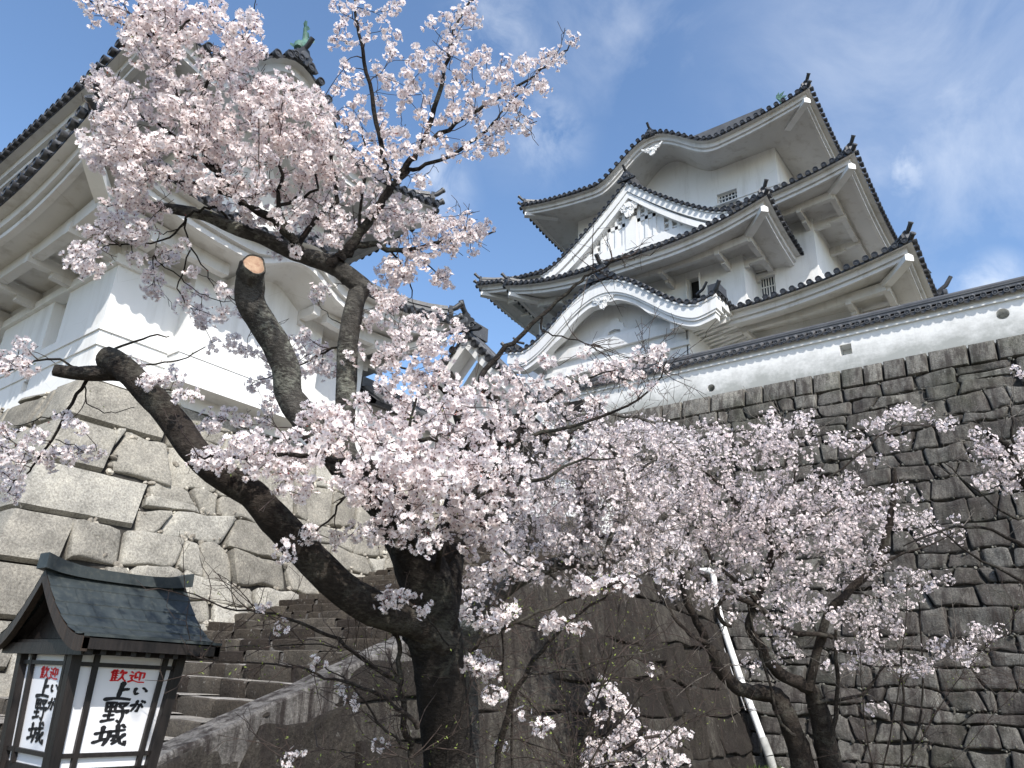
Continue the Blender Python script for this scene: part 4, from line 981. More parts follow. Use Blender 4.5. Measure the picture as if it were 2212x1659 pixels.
# high dark retaining wall under the white fence
hwall = thing('retaining_wall', (-5, 21, 0), 'high dark grey retaining wall of irregular fitted boulders under the white plaster wall', 'stone wall')
rg = np.random.default_rng(5); m = MB(); WB = .2
ybY = lambda z: 21.98 - WB * (10.7 - z); PB = lambda u, v: np.array([u, ybY(v), v])
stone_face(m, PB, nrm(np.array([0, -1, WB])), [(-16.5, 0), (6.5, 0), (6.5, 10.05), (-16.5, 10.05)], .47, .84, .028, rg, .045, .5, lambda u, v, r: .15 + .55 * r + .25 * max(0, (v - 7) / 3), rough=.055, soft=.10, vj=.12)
u = -16.5
while u < 6.4:                                                        # level coping course of squared blocks
    w_ = min(rg.uniform(.5, 1.15), 6.5 - u)
    stone_face(m, PB, nrm(np.array([0, -1, WB])), [(u, 10.07), (u + w_ - .03, 10.07), (u + w_ - .03, 10.70), (u, 10.70)], 3, 6, .03, rg, .07, 0, lambda a, b, r: .6 + .4 * r, rough=.04)
    c = np.array([(u + .015, 10.08), (u + w_ - .035, 10.08), (u + w_ - .035, 10.69), (u + .015, 10.69)]); cc = c.mean(0); tn = rg.uniform(.55, 1)
    nB = nrm(np.array([0, -1, WB])); o_ = rg.uniform(-.02, .03)
    R = [[PB(*(cc + (p - cc) * f)) + nB * (h_ + (o_ if h_ > -.1 else 0)) for p in c] for f, h_ in ((1, -.16), (1, 0), (.94, .05), (.8, .07), (.3, .075))]
    m.grid(R, closed=True, m=0, tint=tn); m.add(R[-1], [(0, 1, 2, 3)], m=0, tint=tn); u += w_
m.hexa([(-16.5, ybY(0) + .16, 0), (6.5, ybY(0) + .16, 0), (6.5, 22.9, 0), (-16.5, 22.9, 0), (-16.5, ybY(10.7) + .16, 10.68), (6.5, ybY(10.7) + .16, 10.68), (6.5, 22.9, 10.68), (-16.5, 22.9, 10.68)], m=1)
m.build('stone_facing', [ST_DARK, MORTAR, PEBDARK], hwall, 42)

# stairs with their flank wall and sloping kerb
kx = lambda z, y=4.0: -7.0 - .30 * (z - .9) - .055 * (y - 4.0)
kz = lambda y: min(.9 + .356 * (y - 3.99), 5.2)
st = thing('stone_staircase', (-10, 6, 0), 'long flight of worn stone steps with a sloping granite kerb beside the pale base', 'stairs')
rg = np.random.default_rng(3); rise = .195; run_ = rise / .356; i = 0; zt = 0.0
nst = 26
for i in range(nst):
    z1 = rise * (i + 1); y0 = 1.9 + run_ * i; m = MB(); xl = bxX(z1) - .35; xr = kx(z1, y0) - .22; x = xl
    while x < xr - .05:
        w_ = min(rg.uniform(.35, .95), xr - x); w_ = xr - x if xr - x - w_ < .25 else w_
        n = 4; rows = []; tn = rg.random(); yo = rg.normal() * .018; zo = rg.normal() * .010
        for (dy, dz) in ((.03, -rise - .06), (.0, -rise * .75), (-.006, -rise * .35), (-.004, -.018), (.012, -.003), (.12, 0.0), (run_ + .1, -.004)):
            row = []
            for j in range(n + 1):
                f = j / n; ed = .02 if j in (0, n) else 0; px_ = x + .014 + (w_ - .028) * f; q = Vector((px_ * 3, y0 * 3 + dy * 4, z1 * 3 + dz * 4))
                row.append((px_, y0 + yo + dy + ed + .020 * mnoise.noise(q * 1.7), z1 + zo + dz - ed * .4 + .008 * mnoise.noise(q + Vector((9, 3, 1)))))
            rows.append(row)
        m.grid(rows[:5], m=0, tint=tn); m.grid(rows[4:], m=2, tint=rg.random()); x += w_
    m.box(xl, xr, y0 + .045, y0 + run_ + .15, z1 - rise - .05, z1 - .035, m=1)
    m.build('step', [ST_STEP, ST_KERB, ST_TREAD], st, 28)
m = MB(); y = 1.9
while y < 15.2:                                                       # kerb slabs
    l = min(rg.uniform(1.7, 2.6), 15.4 - y); ya, yb_ = y + .006, y + l - .006; rows = []
    prof = [(.30, -.50), (.30, -.03), (.27, .0), (-.10, .0), (-.13, -.03), (-.15, -.36), (-.15, -.50)]
    k = 9; G = []
    for j in range(k + 1):
        yy = ya + (yb_ - ya) * j / k; zz = kz(yy); xx = kx(zz, yy); row = []
        for (dx, dz) in prof:
            p = np.array([xx - dx, yy, zz + dz]); q = Vector(p) * 2.5; row.append(p + np.array([.02 * mnoise.noise(q), 0, .02 * mnoise.noise(q + Vector((5, 5, 5)))]))
        G.append(row)
    m.grid(G, m=0, tint=rg.random()); m.add(G[0], [tuple(range(len(prof)))]); m.add(G[-1], [tuple(range(len(prof)))]); y += l
m.build('kerb', ST_KERB, st, 40)
fl_ = thing('stair_flank_wall', (-8, 12, 0), 'brownish dressed stone flank wall below the stair kerb, running back to the drainpipe corner', 'stone wall')
rg = np.random.default_rng(21); m = MB(); PA = lambda u, v: np.array([kx(v, u) + .10, u, v]); nA = nrm(np.array([1, .055, .30]))
stone_face(m, PA, nA, [(1.6, 0), (20.6, 0), (20.6, 5.0), (15.4, 4.92)], .72, 1.45, .016, rg, .022, 0, lambda u, v, r: .15 + .8 * r, rough=.045, soft=.05, amin=.004, vj=.16)
m.add([(kx(5, 15.2), 15.2, 5.0), (kx(5, 20.7), 20.7, 5.0), (kx(5, 20.7) - 1.3, 20.7, 5.04), (kx(5, 15.2) - 1.3, 15.2, 5.04)], [(0, 1, 2, 3)], m=0, tint=.5)
m.build('stone_facing', [ST_FLANK, MORTAR, PEBDARK], fl_, 42)

# rubble and grass at the wall foot
rg = np.random.default_rng(31); m = MB()
for _ in range(500):
    x = rg.uniform(-7.0, 5); p = (x, ybY(0) - abs(rg.normal()) * 1.1 - .1, .02); pebble(m, p, rg.uniform(.04, .16), rg, 0, rg.random())
tag(m.build('rubble', PEBBLE), 'loose pale stones scattered along the foot of the dark retaining wall', 'stones', kind='stuff')
m = MB()
for _ in range(9000):
    x = rg.uniform(-7.5, 4); y = ybY(0) - abs(rg.normal()) * 2.6; h = rg.uniform(.05, .2); a = rg.uniform(0, 6.28); dx, dy = math.cos(a) * .012, math.sin(a) * .012; lx, ly = rg.normal(size=2) * .05
    m.add([(x - dx, y - dy, 0), (x + dx, y + dy, 0), (x + lx, y + ly, h)], [(0, 1, 2)], tint=rg.random())
tag(m.build('grass', m_flat('grass_blade', (.085, .13, .03), .8, .4, 3)), 'thin green grass growing at the foot of the dark stone wall', 'grass', kind='stuff')

# drainpipe in the corner of the two walls
def pipe_pt(px, py):
    y = 21.0
    for _ in range(8): p = onY(px, py, y); y = ybY(p[2]) - .24
    return p
pp = [pipe_pt(*q) for q in ((1541, 1243), (1546, 1290), (1559, 1345), (1577, 1400), (1600, 1467), (1625, 1535), (1647, 1595), (1662, 1634))]
dp = thing('drainpipe', pp[-1], 'white plastic drainpipe running down the corner of the two stone walls', 'drainpipe')
m = MB(); m.tube(pp[:7], .085, 14); m.build('pipe', WHITEW, dp, 40)
m = MB(); m.tube([pp[6], pp[7]], .105, 14); m.tube([pp[7], np.array([pp[7][0] + .1, pp[7][1], -.1])], .105, 14); m.build('lower_sleeve', m_flat('weathered_pipe', (.33, .33, .31), .8, .3), dp, 40)
m = MB(); a = pp[0]; m.tube([a + np.array([0, 0, -.06]), a + np.array([0, 0, .05]), a + np.array([-.1, 0, .12]), a + np.array([-.75, .05, .16])], .095, 14); m.build('pipe_elbow', WHITEW, dp, 40)
CLAMP = m_flat('steel_clamp', (.3, .3, .3), .4, .2)
for q in (pp[2], pp[4], pp[5]):
    m = MB(); d = nrm(pp[5] - pp[2]); m.tube([q - d * .03, q + d * .03], .1, 14); m.build('pipe_clamp', CLAMP, dp, 40)
m = MB(); off = np.array([-.22, -.02, 0]); m.tube([p + off * (1 + .4 * math.sin(i)) for i, p in enumerate(pp[1:4])], .03, 8); m.tube([p + np.array([-.16, -.02, 0]) for p in pp[3:6]], .014, 6); m.build('cable_conduit', m_flat('grey_conduit', (.35, .35, .36), .5, .2), dp, 40)
# ------------------------------------------------------------------ welcome lantern
lan = thing('lantern', (-3.98, 1.9, 0), 'dark timber lantern with curved shingle roof and white panels lettered red and black', 'lantern')
zt, zb = 1.675, 1.19
TXr, TYr = (-4.255, -3.715), (1.655, 2.155); BXr, BYr = (-4.215, -3.725), (1.675, 2.115)
def lp(fx, fy, f):    # fx, fy 0..1 across the tapered body, f 0 bottom .. 1 top
    xa = BXr[0] + (TXr[0] - BXr[0]) * f; xb = BXr[1] + (TXr[1] - BXr[1]) * f; ya = BYr[0] + (TYr[0] - BYr[0]) * f; yb = BYr[1] + (TYr[1] - BYr[1]) * f
    return np.array([xa + (xb - xa) * fx, ya + (yb - ya) * fy, zb + (zt - zb) * f])
for fx, fy in ((0, 0), (1, 0), (1, 1), (0, 1)):
    m = MB(); m.bar(lp(fx, fy, -.12), lp(fx, fy, 1.05), .046, .046, up=(0, 1, 0)); m.build('corner_post', WOODD, lan)
m = MB(); m.box(BXr[0] - .05, BXr[1] + .05, BYr[0] - .05, BYr[1] + .05, zb - .10, zb - .035); m.box(BXr[0] + .0, BXr[1] - .0, BYr[0] + .0, BYr[1] - .0, zb - .036, zb + .004)
m2 = MB(); m2.box(TXr[0] - .03, TXr[1] + .03, TYr[0] - .03, TYr[1] + .03, zt - .003, zt + .045); m2.build('head_frame', WOODD, lan); m.build('base_frame', WOODD, lan)
m = MB(); m.box(-4.07, -3.87, 1.80, 2.0, -.1, zb - .10); m.build('stand_post', WOODD, lan)
PANEL = m_flat('lantern_panel', (.72, .725, .75), .45, .03, 2, .4, bs=.02)
RED = m_flat('red_lettering', (.62, .015, .02), .6, .05); BLACK = m_flat('black_lettering', (.012, .012, .014), .6, .05)
GL = {
 'wel1': [[(.06, .80), (.2, .88), (.5, .92)], [(.2, 1.), (.06, .74)], [(.34, 1.0), (.34, .82)], [(.15, .76), (.15, .02)], [(.15, .72), (.52, .74)], [(.15, .52), (.48, .53)], [(.15, .31), (.48, .32)], [(.1, .07), (.54, .09)], [(.33, .8), (.33, .08)], [(.68, 1.0), (.57, .7)], [(.62, .84), (.97, .87), (.88, .68)], [(.77, .74), (.72, .4), (.5, .03)], [(.74, .42), (.85, .2), (1.02, .03)]],
 'wel2': [[(.1, .95), (.22, .82)], [(.04, .62), (.25, .64), (.13, .42), (.24, .2)], [(.0, .06), (.24, .2), (.6, .05), (1.03, .05)], [(.55, .97), (.38, .86), (.38, .38), (.57, .52)], [(.68, .88), (.95, .89), (.93, .45), (.84, .42)], [(.68, .9), (.68, .18)]],
 'ue': [[(.56, 1.0), (.50, .62), (.46, .10)], [(.5, .58), (.66, .64), (.86, .66)], [(.0, .06), (.3, .12), (.62, .12), (1.0, .06)]],
 'i': [[(.16, .88), (.10, .5), (.2, .12), (.38, .36)], [(.68, .92), (.9, .66), (.9, .42)]],
 'ga': [[(.02, .60), (.45, .74), (.62, .62), (.5, .06), (.36, .18)], [(.42, 1.0), (.32, .55), (.06, .06)], [(.7, .72), (.9, .40)], [(.76, 1.0), (.86, .86)], [(.93, .95), (1.03, .8)]],
 'no': [[(.06, .93), (.44, .95), (.42, .55), (.08, .55), (.06, .93)], [(.08, .75), (.42, .76)], [(.25, .93), (.24, .12)], [(.06, .35), (.46, .38)], [(.0, .08), (.5, .18)], [(.55, .9), (.92, .94), (.7, .74)], [(.6, .78), (.76, .64)], [(.5, .54), (1.0, .6), (.88, .44)], [(.76, .58), (.78, .3), (.72, .0), (.56, .14)]],
 'shiro': [[(.0, .60), (.36, .70)], [(.2, .92), (.18, .25)], [(-.02, .18), (.38, .36)], [(.40, .68), (.98, .77)], [(.46, .7), (.43, .35), (.30, .0)], [(.48, .47), (.66, .5), (.62, .24), (.53, .28)], [(.68, 1.0), (.73, .5), (.88, .12), (1.04, .02), (1.02, .24)], [(.96, .54), (.78, .26), (.58, .06)], [(.84, 1.0), (.95, .86)]]}
def brush(mb, strokes, O, ux, uy, un, w):
    for s in strokes:
        pts = [np.array(p) for p in s]; fine = []
        for i in range(len(pts) - 1):
            for k in range(4): fine.append(pts[i] + (pts[i + 1] - pts[i]) * k / 4)
        fine.append(pts[-1]); n = len(fine); L = []; R = []
        for i, p in enumerate(fine):
            t = fine[min(i + 1, n - 1)] - fine[max(i - 1, 0)]; t = t / max(1e-9, np.linalg.norm(t)); nn = np.array([-t[1], t[0]]); f = i / (n - 1)
            ww = w * (1.15 - .35 * math.sin(math.pi * f) - .55 * max(0, f - .75) / .25 * (1 if len(s) < 4 else .6)); ww *= .8 + .4 * abs(t[0] * .4 + t[1] * .9)
            L.append(p + nn * ww); R.append(p - nn * ww)
        A = [O + ux * a + uy * b + un * .0025 for a, b in L]; B = [O + ux * a + uy * b + un * .0025 for a, b in R]; mb.grid([A, B])
        for p in (fine[0],):
            mb.add([O + ux * (p[0] + w * 1.1 * math.cos(a)) + uy * (p[1] + w * 1.1 * math.sin(a)) + un * .0022 for a in np.linspace(0, 6.283, 9)[:-1]], [tuple(range(8))])
for face in ('X', 'Y'):
    ins = .06
    def q(u, f, off=0.0, face=face):
        return lp(1, u, f) + np.array([off - .012, 0, 0]) if face == 'X' else lp(u, 0, f) + np.array([0, -off + .012, 0])
    un = np.array([1., 0, 0]) if face == 'X' else np.array([0, -1., 0])
    m = MB(); m.add([q(.03, .0), q(.97, .0), q(.97, 1.), q(.03, 1.)], [(0, 1, 2, 3)]); pan = m.build('panel', PANEL, lan)
    m = MB()
    for u in (.20, .865): m.bar(q(u, 0, .012), q(u, 1, .012), .022, .018, up=un)
    for f in (.115, .885): m.bar(q(.03, f, .008), q(.97, f, .008), .018, .022, up=un)
    m.build('panel_bar', WOODD, pan)
    U = q(1, .5) - q(0, .5); Vv = q(.5, 1) - q(.5, 0); lw = np.linalg.norm(U); lh = np.linalg.norm(Vv); U = U / lw; Vv = Vv / lh
    red, blk = MB(), MB()
    for (g, cu, cf, wu, hf, mb, bw) in (('wel1', .445, .795, .165, .10, red, .052), ('wel2', .63, .79, .16, .10, red, .055), ('ue', .50, .655, .25, .155, blk, .075), ('i', .70, .66, .15, .075, blk, .085), ('ga', .71, .525, .14, .10, blk, .08), ('no', .51, .475, .25, .185, blk, .052), ('shiro', .51, .275, .29, .175, blk, .055)):
        w_, h_ = wu * lw, hf * lh; O = q(cu, cf) - U * w_ / 2 - Vv * h_ / 2; brush(mb, GL[g], O, U * w_, Vv * h_, un, bw * 1.35)
    red.build('red_lettering', RED, pan); blk.build('black_lettering', BLACK, pan)
m = MB(); m.add([lp(0, .03, 0), lp(0, .97, 0), lp(0, .97, 1), lp(0, .03, 1)], [(0, 1, 2, 3)]); m.add([lp(.03, 1, 0), lp(.97, 1, 0), lp(.97, 1, 1), lp(.03, 1, 1)], [(0, 1, 2, 3)]); m.build('panel', PANEL, lan)
# curved roof in shingle courses, ridge along Y
SHN = Mat('lantern_shingle'); _a = SHN.attr(); _n = SHN.noise(9, 6, .65); _n2 = SHN.noise(40, 4, .6)
_c = SHN.mix(SHN.rng(_n, .3, .7), (.020, .027, .030), (.042, .052, .054)); _c = SHN.mix(SHN.math('MULTIPLY', SHN.rng(_n2, .5, .75), .35), _c, (.11, .115, .10))
SHN = SHN.fin(_c, .55, _n2, .12, .004, .4)
rx = -3.985; RZ, EZ, RW = 2.035, 1.725, .47
def rz_(t): return RZ + (EZ - RZ) * (1 - (1 - t) ** 1.65) * 1.0 + .012 * t ** 6
m = MB(); nc = 6
ylo = lambda t: 1.545 + .035 * t; yhi = lambda t: 2.265 - .02 * t
for sg in (1, -1):
    for c_ in range(nc):
        rows = []; ta, tb_ = c_ / nc, (c_ + 1) / nc + .012
        for i in range(5):
            t = ta + (tb_ - ta) * i / 4; lift = .006 * (i / 4); rows.append([(rx + sg * RW * t, ylo(t), rz_(min(t, 1)) + lift), (rx + sg * RW * t, yhi(t), rz_(min(t, 1)) + lift)])
        t = tb_; rows.append([(rx + sg * RW * t, ylo(t), rz_(min(t, 1)) - .006), (rx + sg * RW * t, yhi(t), rz_(min(t, 1)) - .006)])
        m.grid(rows)
        for k in range(6):                                            # shallow shingle joints
            y = 1.60 + (k + .5 * (c_ % 2)) * .125; t0, t1 = ta, tb_
            if y < 2.23: m.add([(rx + sg * RW * t0, y, rz_(t0) + .0025), (rx + sg * RW * t0, y + .003, rz_(t0) + .0025), (rx + sg * RW * min(1, t1), y + .003, rz_(min(1, t1)) + .0085), (rx + sg * RW * min(1, t1), y, rz_(min(1, t1)) + .0085)], [(0, 1, 2, 3)], m=0)
lr = m.build('roof', [SHN, WOODD], lan, 20)
BROWN = m_flat('brown_timber', (.030, .020, .014), .55, .4, 7, .35, (8, 8, .8), .3)
for ye in (0, 1):
    m = MB()
    rows = []
    for i in range(25):
        u = i / 12 - 1; t = abs(u); y = (ylo(t) + .0) if ye == 0 else (yhi(t) - .03); x = rx + RW * u; z_ = rz_(t) - .004; d_ = .060 + .004 * t
        rows.append([(x, y, z_), (x, y + .03, z_), (x, y + .03, z_ - d_), (x, y, z_ - d_)])
    m.grid(rows, closed=True); m.add(rows[-1], [(0, 1, 2, 3)]); m.add(rows[0], [(0, 1, 2, 3)]); m.build('barge_board', BROWN, lr, 30)
m = MB()
for sg in (1, -1):
    x = rx + sg * RW; m.box(min(x - sg * .035, x), max(x - sg * .035, x), 1.585, 2.24, EZ - .045, EZ - .0)
    rows = [[(rx + sg * RW * t, y, rz_(t) - .045) for t in np.linspace(0, .97, 9)] for y in (1.61, 2.21)]; m.grid(rows)
    for k in range(9): m.box(min(rx + sg * .30, rx + sg * .43), max(rx + sg * .30, rx + sg * .43), 1.62 + k * .068, 1.645 + k * .068, EZ - .065, EZ - .04)
m.add([(rx - .40, 1.665, EZ + .0), (rx + .40, 1.665, EZ + .0), (rx + .2, 1.665, rz_(.45) - .04), (rx, 1.665, RZ - .05), (rx - .2, 1.665, rz_(.45) - .04)], [(0, 1, 2, 3, 4)])
m.box(rx - .42, rx + .42, 1.61, 1.66, EZ - .07, EZ - .02)
m.build('eave_frame', WOODD, lr)
m = MB(); rows = []
for i in range(11):
    f = i / 10; y = 1.525 + .75 * f; up = .035 * (2 * f - 1) ** 4 + .012 * (2 * f - 1) ** 2; rows.append([(rx - .055, y, RZ - .03 + up * .6), (rx + .055, y, RZ - .03 + up * .6), (rx + .05, y, RZ + .022 + up), (rx - .05, y, RZ + .022 + up)])
m.grid(rows, closed=True); m.add(rows[0], [(0, 1, 2, 3)]); m.add(rows[-1], [(0, 1, 2, 3)]); m.build('ridge_cap', SHN, lr, 30)
# ------------------------------------------------------------------ cherry trees
def catmull(P, k=5):
    P = [np.array(p, float) for p in P]; out = []; n = len(P)
    for i in range(n - 1):
        p0, p1, p2, p3 = P[max(i - 1, 0)], P[i], P[i + 1], P[min(i + 2, n - 1)]
        for j in range(k):
            t = j / k; out.append(.5 * ((2 * p1) + (-p0 + p2) * t + (2 * p0 - 5 * p1 + 4 * p2 - p3) * t * t + (-p0 + 3 * p1 - 3 * p2 + p3) * t ** 3))
    out.append(P[-1]); return out
class Tree:
    def __init__(s, seed, bark, twig): s.rg = np.random.default_rng(seed); s.sk = []; s.sr = []; s.st = []; s.bark = bark; s.twig = twig; s.tw = MB(); s.fl = []; s.red = []
    def path(s, px, depth):
        """px: (x, y) picture points, depth list -> world points"""
        n = len(px); d = [depth] * n if not hasattr(depth, '__len__') else list(np.interp(np.linspace(0, 1, n), np.linspace(0, 1, len(depth)), depth))
        return [at(x, y, t) for (x, y), t in zip(px, d)]
    def limb(s, mb, px, depth, r, n=12, rough=.10, wob=.0, k=5, skel=True, cap=True):
        P = s.path(px, depth) if len(px[0]) == 2 else [np.array(p) for p in px]
        Q = catmull(P, k); R = np.interp(np.linspace(0, 1, len(Q)), np.linspace(0, 1, len(r)), r)
        if wob: Q = [q + s.rg.normal(size=3) * wob * (0 < i < len(Q) - 1) for i, q in enumerate(Q)]
        jit = (lambda p, a: rough * (mnoise.noise(Vector(p) * 7 + Vector((math.cos(a) * 1.5, math.sin(a) * 1.5, 0))) + .6 * mnoise.noise(Vector(p) * 16 + Vector((math.cos(a) * 3, math.sin(a) * 3, 0))))) if rough else None
        mb.tube(Q, R, n, jit=jit, cap=cap)
        if skel: s.skel(Q, R)
        return Q
    def skel(s, Q, R):
        for i, q in enumerate(Q):
            t = nrm(Q[min(i + 1, len(Q) - 1)] - Q[max(i - 1, 0)]); s.sk.append(q); s.st.append(t); s.sr.append(R[i] if hasattr(R, '__len__') else R)
    def attach(s, C, r0=.0045, r1=.0022, kink=.05, maxlen=9, n=4):
        """grow twigs from the nearest branch to every cluster centre"""
        C = [np.array(c, float) for c in C]
        if not C: return
        SK = np.array(s.sk); D = [np.linalg.norm(SK - c, axis=1).min() for c in C]
        cap_ = len(SK) + len(C) * 6; A = np.zeros((cap_, 3)); A[:len(SK)] = SK; T = np.zeros((cap_, 3)); T[:len(SK)] = np.array(s.st); RR = np.zeros(cap_); RR[:len(SK)] = s.sr; k = len(SK)
        for i in np.argsort(D):
            c = C[i]; v = c - A[:k]; d = np.linalg.norm(v, axis=1) + 1e-9; cs = (v * T[:k]).sum(1) / d; cost = d * (1.75 - .75 * cs); j = int(np.argmin(cost)); p = A[j].copy(); L = d[j]
            if L < .03: continue
            rb = min(RR[j] * .8, r0 + .0012 * L / .3); q = []
            m0 = p + T[j] * L * .35 * s.rg.uniform(.3, 1); 
            for f in np.linspace(0, 1, n + 1):
                b = p * (1 - f) ** 2 + 2 * f * (1 - f) * m0 + c * f * f; q.append(b + s.rg.normal(size=3) * kink * L * .35 * (0 < f < 1))
            rr = np.linspace(max(rb, r1), r1, n + 1); s.tw.tube(q, rr, 4, cap=False)
            for h in range(1, n + 1):
                A[k] = q[h]; T[k] = nrm(q[h] - q[h - 1]); RR[k] = rr[h]; k += 1
        s.sk = list(A[:k]); s.st = list(T[:k]); s.sr = list(RR[:k])
    def bare(s, count, Ln, sel=None, r0=.004, r1=.0015):
        """leafless side twigs"""
        idx = [i for i in range(len(s.sk)) if sel is None or sel(s.sk[i])]
        for _ in range(count):
            i = idx[s.rg.integers(len(idx))]; p = s.sk[i]; t = s.st[i]; d = nrm(t * .7 + s.rg.normal(size=3) * .7 + np.array([0, 0, .25])); L = Ln * s.rg.uniform(.4, 1.3); q = [p]
            for h in range(4): d = nrm(d + s.rg.normal(size=3) * .22); q.append(q[-1] + d * L / 4)
            s.tw.tube(q, np.linspace(min(r0, s.sr[i]), r1, 5), 4, cap=False)
            for h in (2, 3):
                d2 = nrm(d + s.rg.normal(size=3) * .8); s.tw.tube([q[h], q[h] + d2 * L * .16, q[h] + nrm(d2 + s.rg.normal(size=3) * .3) * L * .34], [r1 * 1.3, r1, r1], 3, cap=False)
    def clusters(s, C, nf=(7, 12), rad_=(.022, .055)):
        for c in C:
            n = s.rg.integers(*nf)
            d = s.rg.normal(size=(n, 3)); d /= np.linalg.norm(d, axis=1)[:, None]; r = s.rg.uniform(*rad_, size=(n, 1)); nn = d + s.rg.normal(size=(n, 3)) * .35; nn /= np.linalg.norm(nn, axis=1)[:, None]
            s.fl.append(np.concatenate([np.array(c) + d * r, nn], 1))
def flowers(name, data, size, mat, parent, rg, detail=True, cup=.22):
    """every blossom: five cupped notched petals round a dark reddish centre"""
    data = np.concatenate(data); n = len(data); c = data[:, :3]; z = data[:, 3:]
    a = np.where(np.abs(z[:, 2:3]) < .9, np.array([[0, 0, 1.]]), np.array([[1., 0, 0]])); x = np.cross(z, a); x /= np.linalg.norm(x, axis=1)[:, None]; y = np.cross(z, x)
    ph = rg.uniform(0, 6.283, n); sz = size * rg.uniform(.82, 1.12, n); cu = cup + rg.normal(size=n) * .16
    V = []; T = []
    if detail: prof = [(.05, 0, 0, .45), (.22, .17, .05, .03), (.47, .19, .16, .0), (.42, .0, .13, .0), (.47, -.19, .16, .0), (.22, -.17, .05, .03)]; F0 = [(0, 1, 2, 3), (0, 3, 4, 5)]
    else: prof = [(.05, 0, 0, .55), (.34, .27, .08, .1), (.50, .0, .14, .0), (.34, -.27, .08, .1)]; F0 = [(0, 1, 2, 3)]
    faces = []; off = 0
    for k in range(5):
        an = ph + k * 1.2566
        for (r_, w_, h_, t_) in prof:
            ca, sa = np.cos(an), np.sin(an); lx = r_ * ca - w_ * sa; ly = r_ * sa + w_ * ca; lz = h_ * (cu / .22) + rg.normal(size=n) * .015
            V.append(c + (x * lx[:, None] + y * ly[:, None] + z * lz[:, None]) * sz[:, None]); T.append(np.full(n, t_))
        faces += [tuple(i + off for i in f) for f in F0]; off += len(prof)
    if detail:                                                        # stamen disc and calyx
        for (rr, zz, tt) in ((.06, .05, 1.5), (.085, -.02, 1.9)):
            for k in range(4):
                an = ph + k * 1.5708; V.append(c + ((x * np.cos(an)[:, None] + y * np.sin(an)[:, None]) * rr + z * zz) * sz[:, None]); T.append(np.full(n, tt))
            faces.append((off, off + 1, off + 2, off + 3)); off += 4
        V.append(c - z * (.30 * sz)[:, None]); T.append(np.full(n, 2.0)); faces += [(off - 4, off - 3, off), (off - 3, off - 2, off), (off - 2, off - 1, off), (off - 1, off - 4, off)]; off += 1
    V = np.stack(V, 1); T = np.stack(T, 1); nv = off
    base = np.zeros(3); r = parent
    while r is not None and r.parent: r = r.parent
    if r is not None: base = np.array(r.location)
    V = V.reshape(-1, 3) - base
    fl = [np.array(f) for f in faces]; lens = [len(f) for f in fl]; flat = np.concatenate(fl); loops = (np.arange(n)[:, None] * nv + flat[None, :]).reshape(-1)
    starts = np.cumsum([0] + lens[:-1]); ls = (np.arange(n)[:, None] * sum(lens) + starts[None, :]).reshape(-1)
    me = bpy.data.meshes.new(name); me.vertices.add(len(V)); me.vertices.foreach_set('co', V.astype(np.float32).ravel()); me.loops.add(len(loops)); me.loops.foreach_set('vertex_index', loops.astype(np.int32)); me.polygons.add(len(ls)); me.polygons.foreach_set('loop_start', ls.astype(np.int32))
    me.update(calc_edges=True); at_ = me.attributes.new('tint', 'FLOAT', 'POINT'); at_.data.foreach_set('value', T.reshape(-1).astype(np.float32)); me.materials.append(mat); me.validate()
    o = bpy.data.objects.new(name, me); COL.objects.link(o); o.parent = parent; return o
def scatter(rg, blobs, dj=.22):
    C = []
    for b in blobs:
        cx, cy, rx, ry, n, d = b[:6]; an = rad(b[6]) if len(b) > 6 else 0; pts = []
        for _ in range(n):
            for _t in range(12):
                a = rg.uniform(0, 6.283); r = math.sqrt(rg.random()); u, v = rx * r * math.cos(a), ry * r * math.sin(a); p = (cx + u * math.cos(an) - v * math.sin(an), cy + u * math.sin(an) + v * math.cos(an))
                if all((p[0] - q[0]) ** 2 + (p[1] - q[1]) ** 2 > (rx * ry / n) * .8 for q in pts): break
            pts.append(p); C.append(at(p[0], p[1], d + rg.normal() * dj))
    return C
def buds(mb, pts, rg, size, spread):
    for p in pts:
        d = nrm(rg.normal(size=3)); a = p + rg.normal(size=3) * spread; s_ = np.cross(d, nrm(rg.normal(size=3))); mb.add([a, a + d * size * .5 + s_ * size * .22, a + d * size, a + d * size * .5 - s_ * size * .22], [(0, 1, 2, 3)])

# ---- the big foreground tree
A = Tree(42, BARK, TWIG)
ta = thing('cherry_tree', (-3.15, 3.15, 0), 'big old cherry tree in front with sawn limbs and dense pale blossom', 'tree', 'cherry trees in blossom')
tk = MB()
b0 = at(975, 1700, 4.05); foot = np.array([b0[0] + .05, b0[1] + .03, -.1])
A.limb(tk, [foot, (foot + b0) / 2 + np.array([.02, 0, 0]), b0] + A.path([(962, 1560), (948, 1430), (932, 1335)], [4.05, 4.0]), None, [.21, .155, .142, .135, .135, .155], 18, .09)
fk = at(932, 1335, 4.0)
A.limb(tk, A.path([(930, 1370), (926, 1290), (905, 1215), (850, 1110), (800, 1050), (762, 1010)], [4.0, 3.9, 3.85]), None, [.15, .145, .13, .11, .10, .095], 16, .09)
A.limb(tk, A.path([(940, 1330), (955, 1230), (985, 1120), (1003, 1030), (1012, 960), (992, 880), (966, 808)], [4.0, 4.15, 4.4, 4.6]), None, [.13, .115, .09, .075, .06, .05, .035], 14, .10)
tko = tk.build('trunk', BARK, ta, 60)
m = MB(); A.limb(m, A.path([(960, 1385), (902, 1340), (830, 1322), (748, 1278), (663, 1196), (595, 1122), (543, 1066), (444, 1000), (376, 913), (308, 835), (262, 790), (228, 772)], [3.98, 3.8, 3.65, 3.6, 3.7, 3.8]), None, [.112, .098, .09, .085, .080, .076, .072, .069, .065, .063, .060, .056], 16, .10)
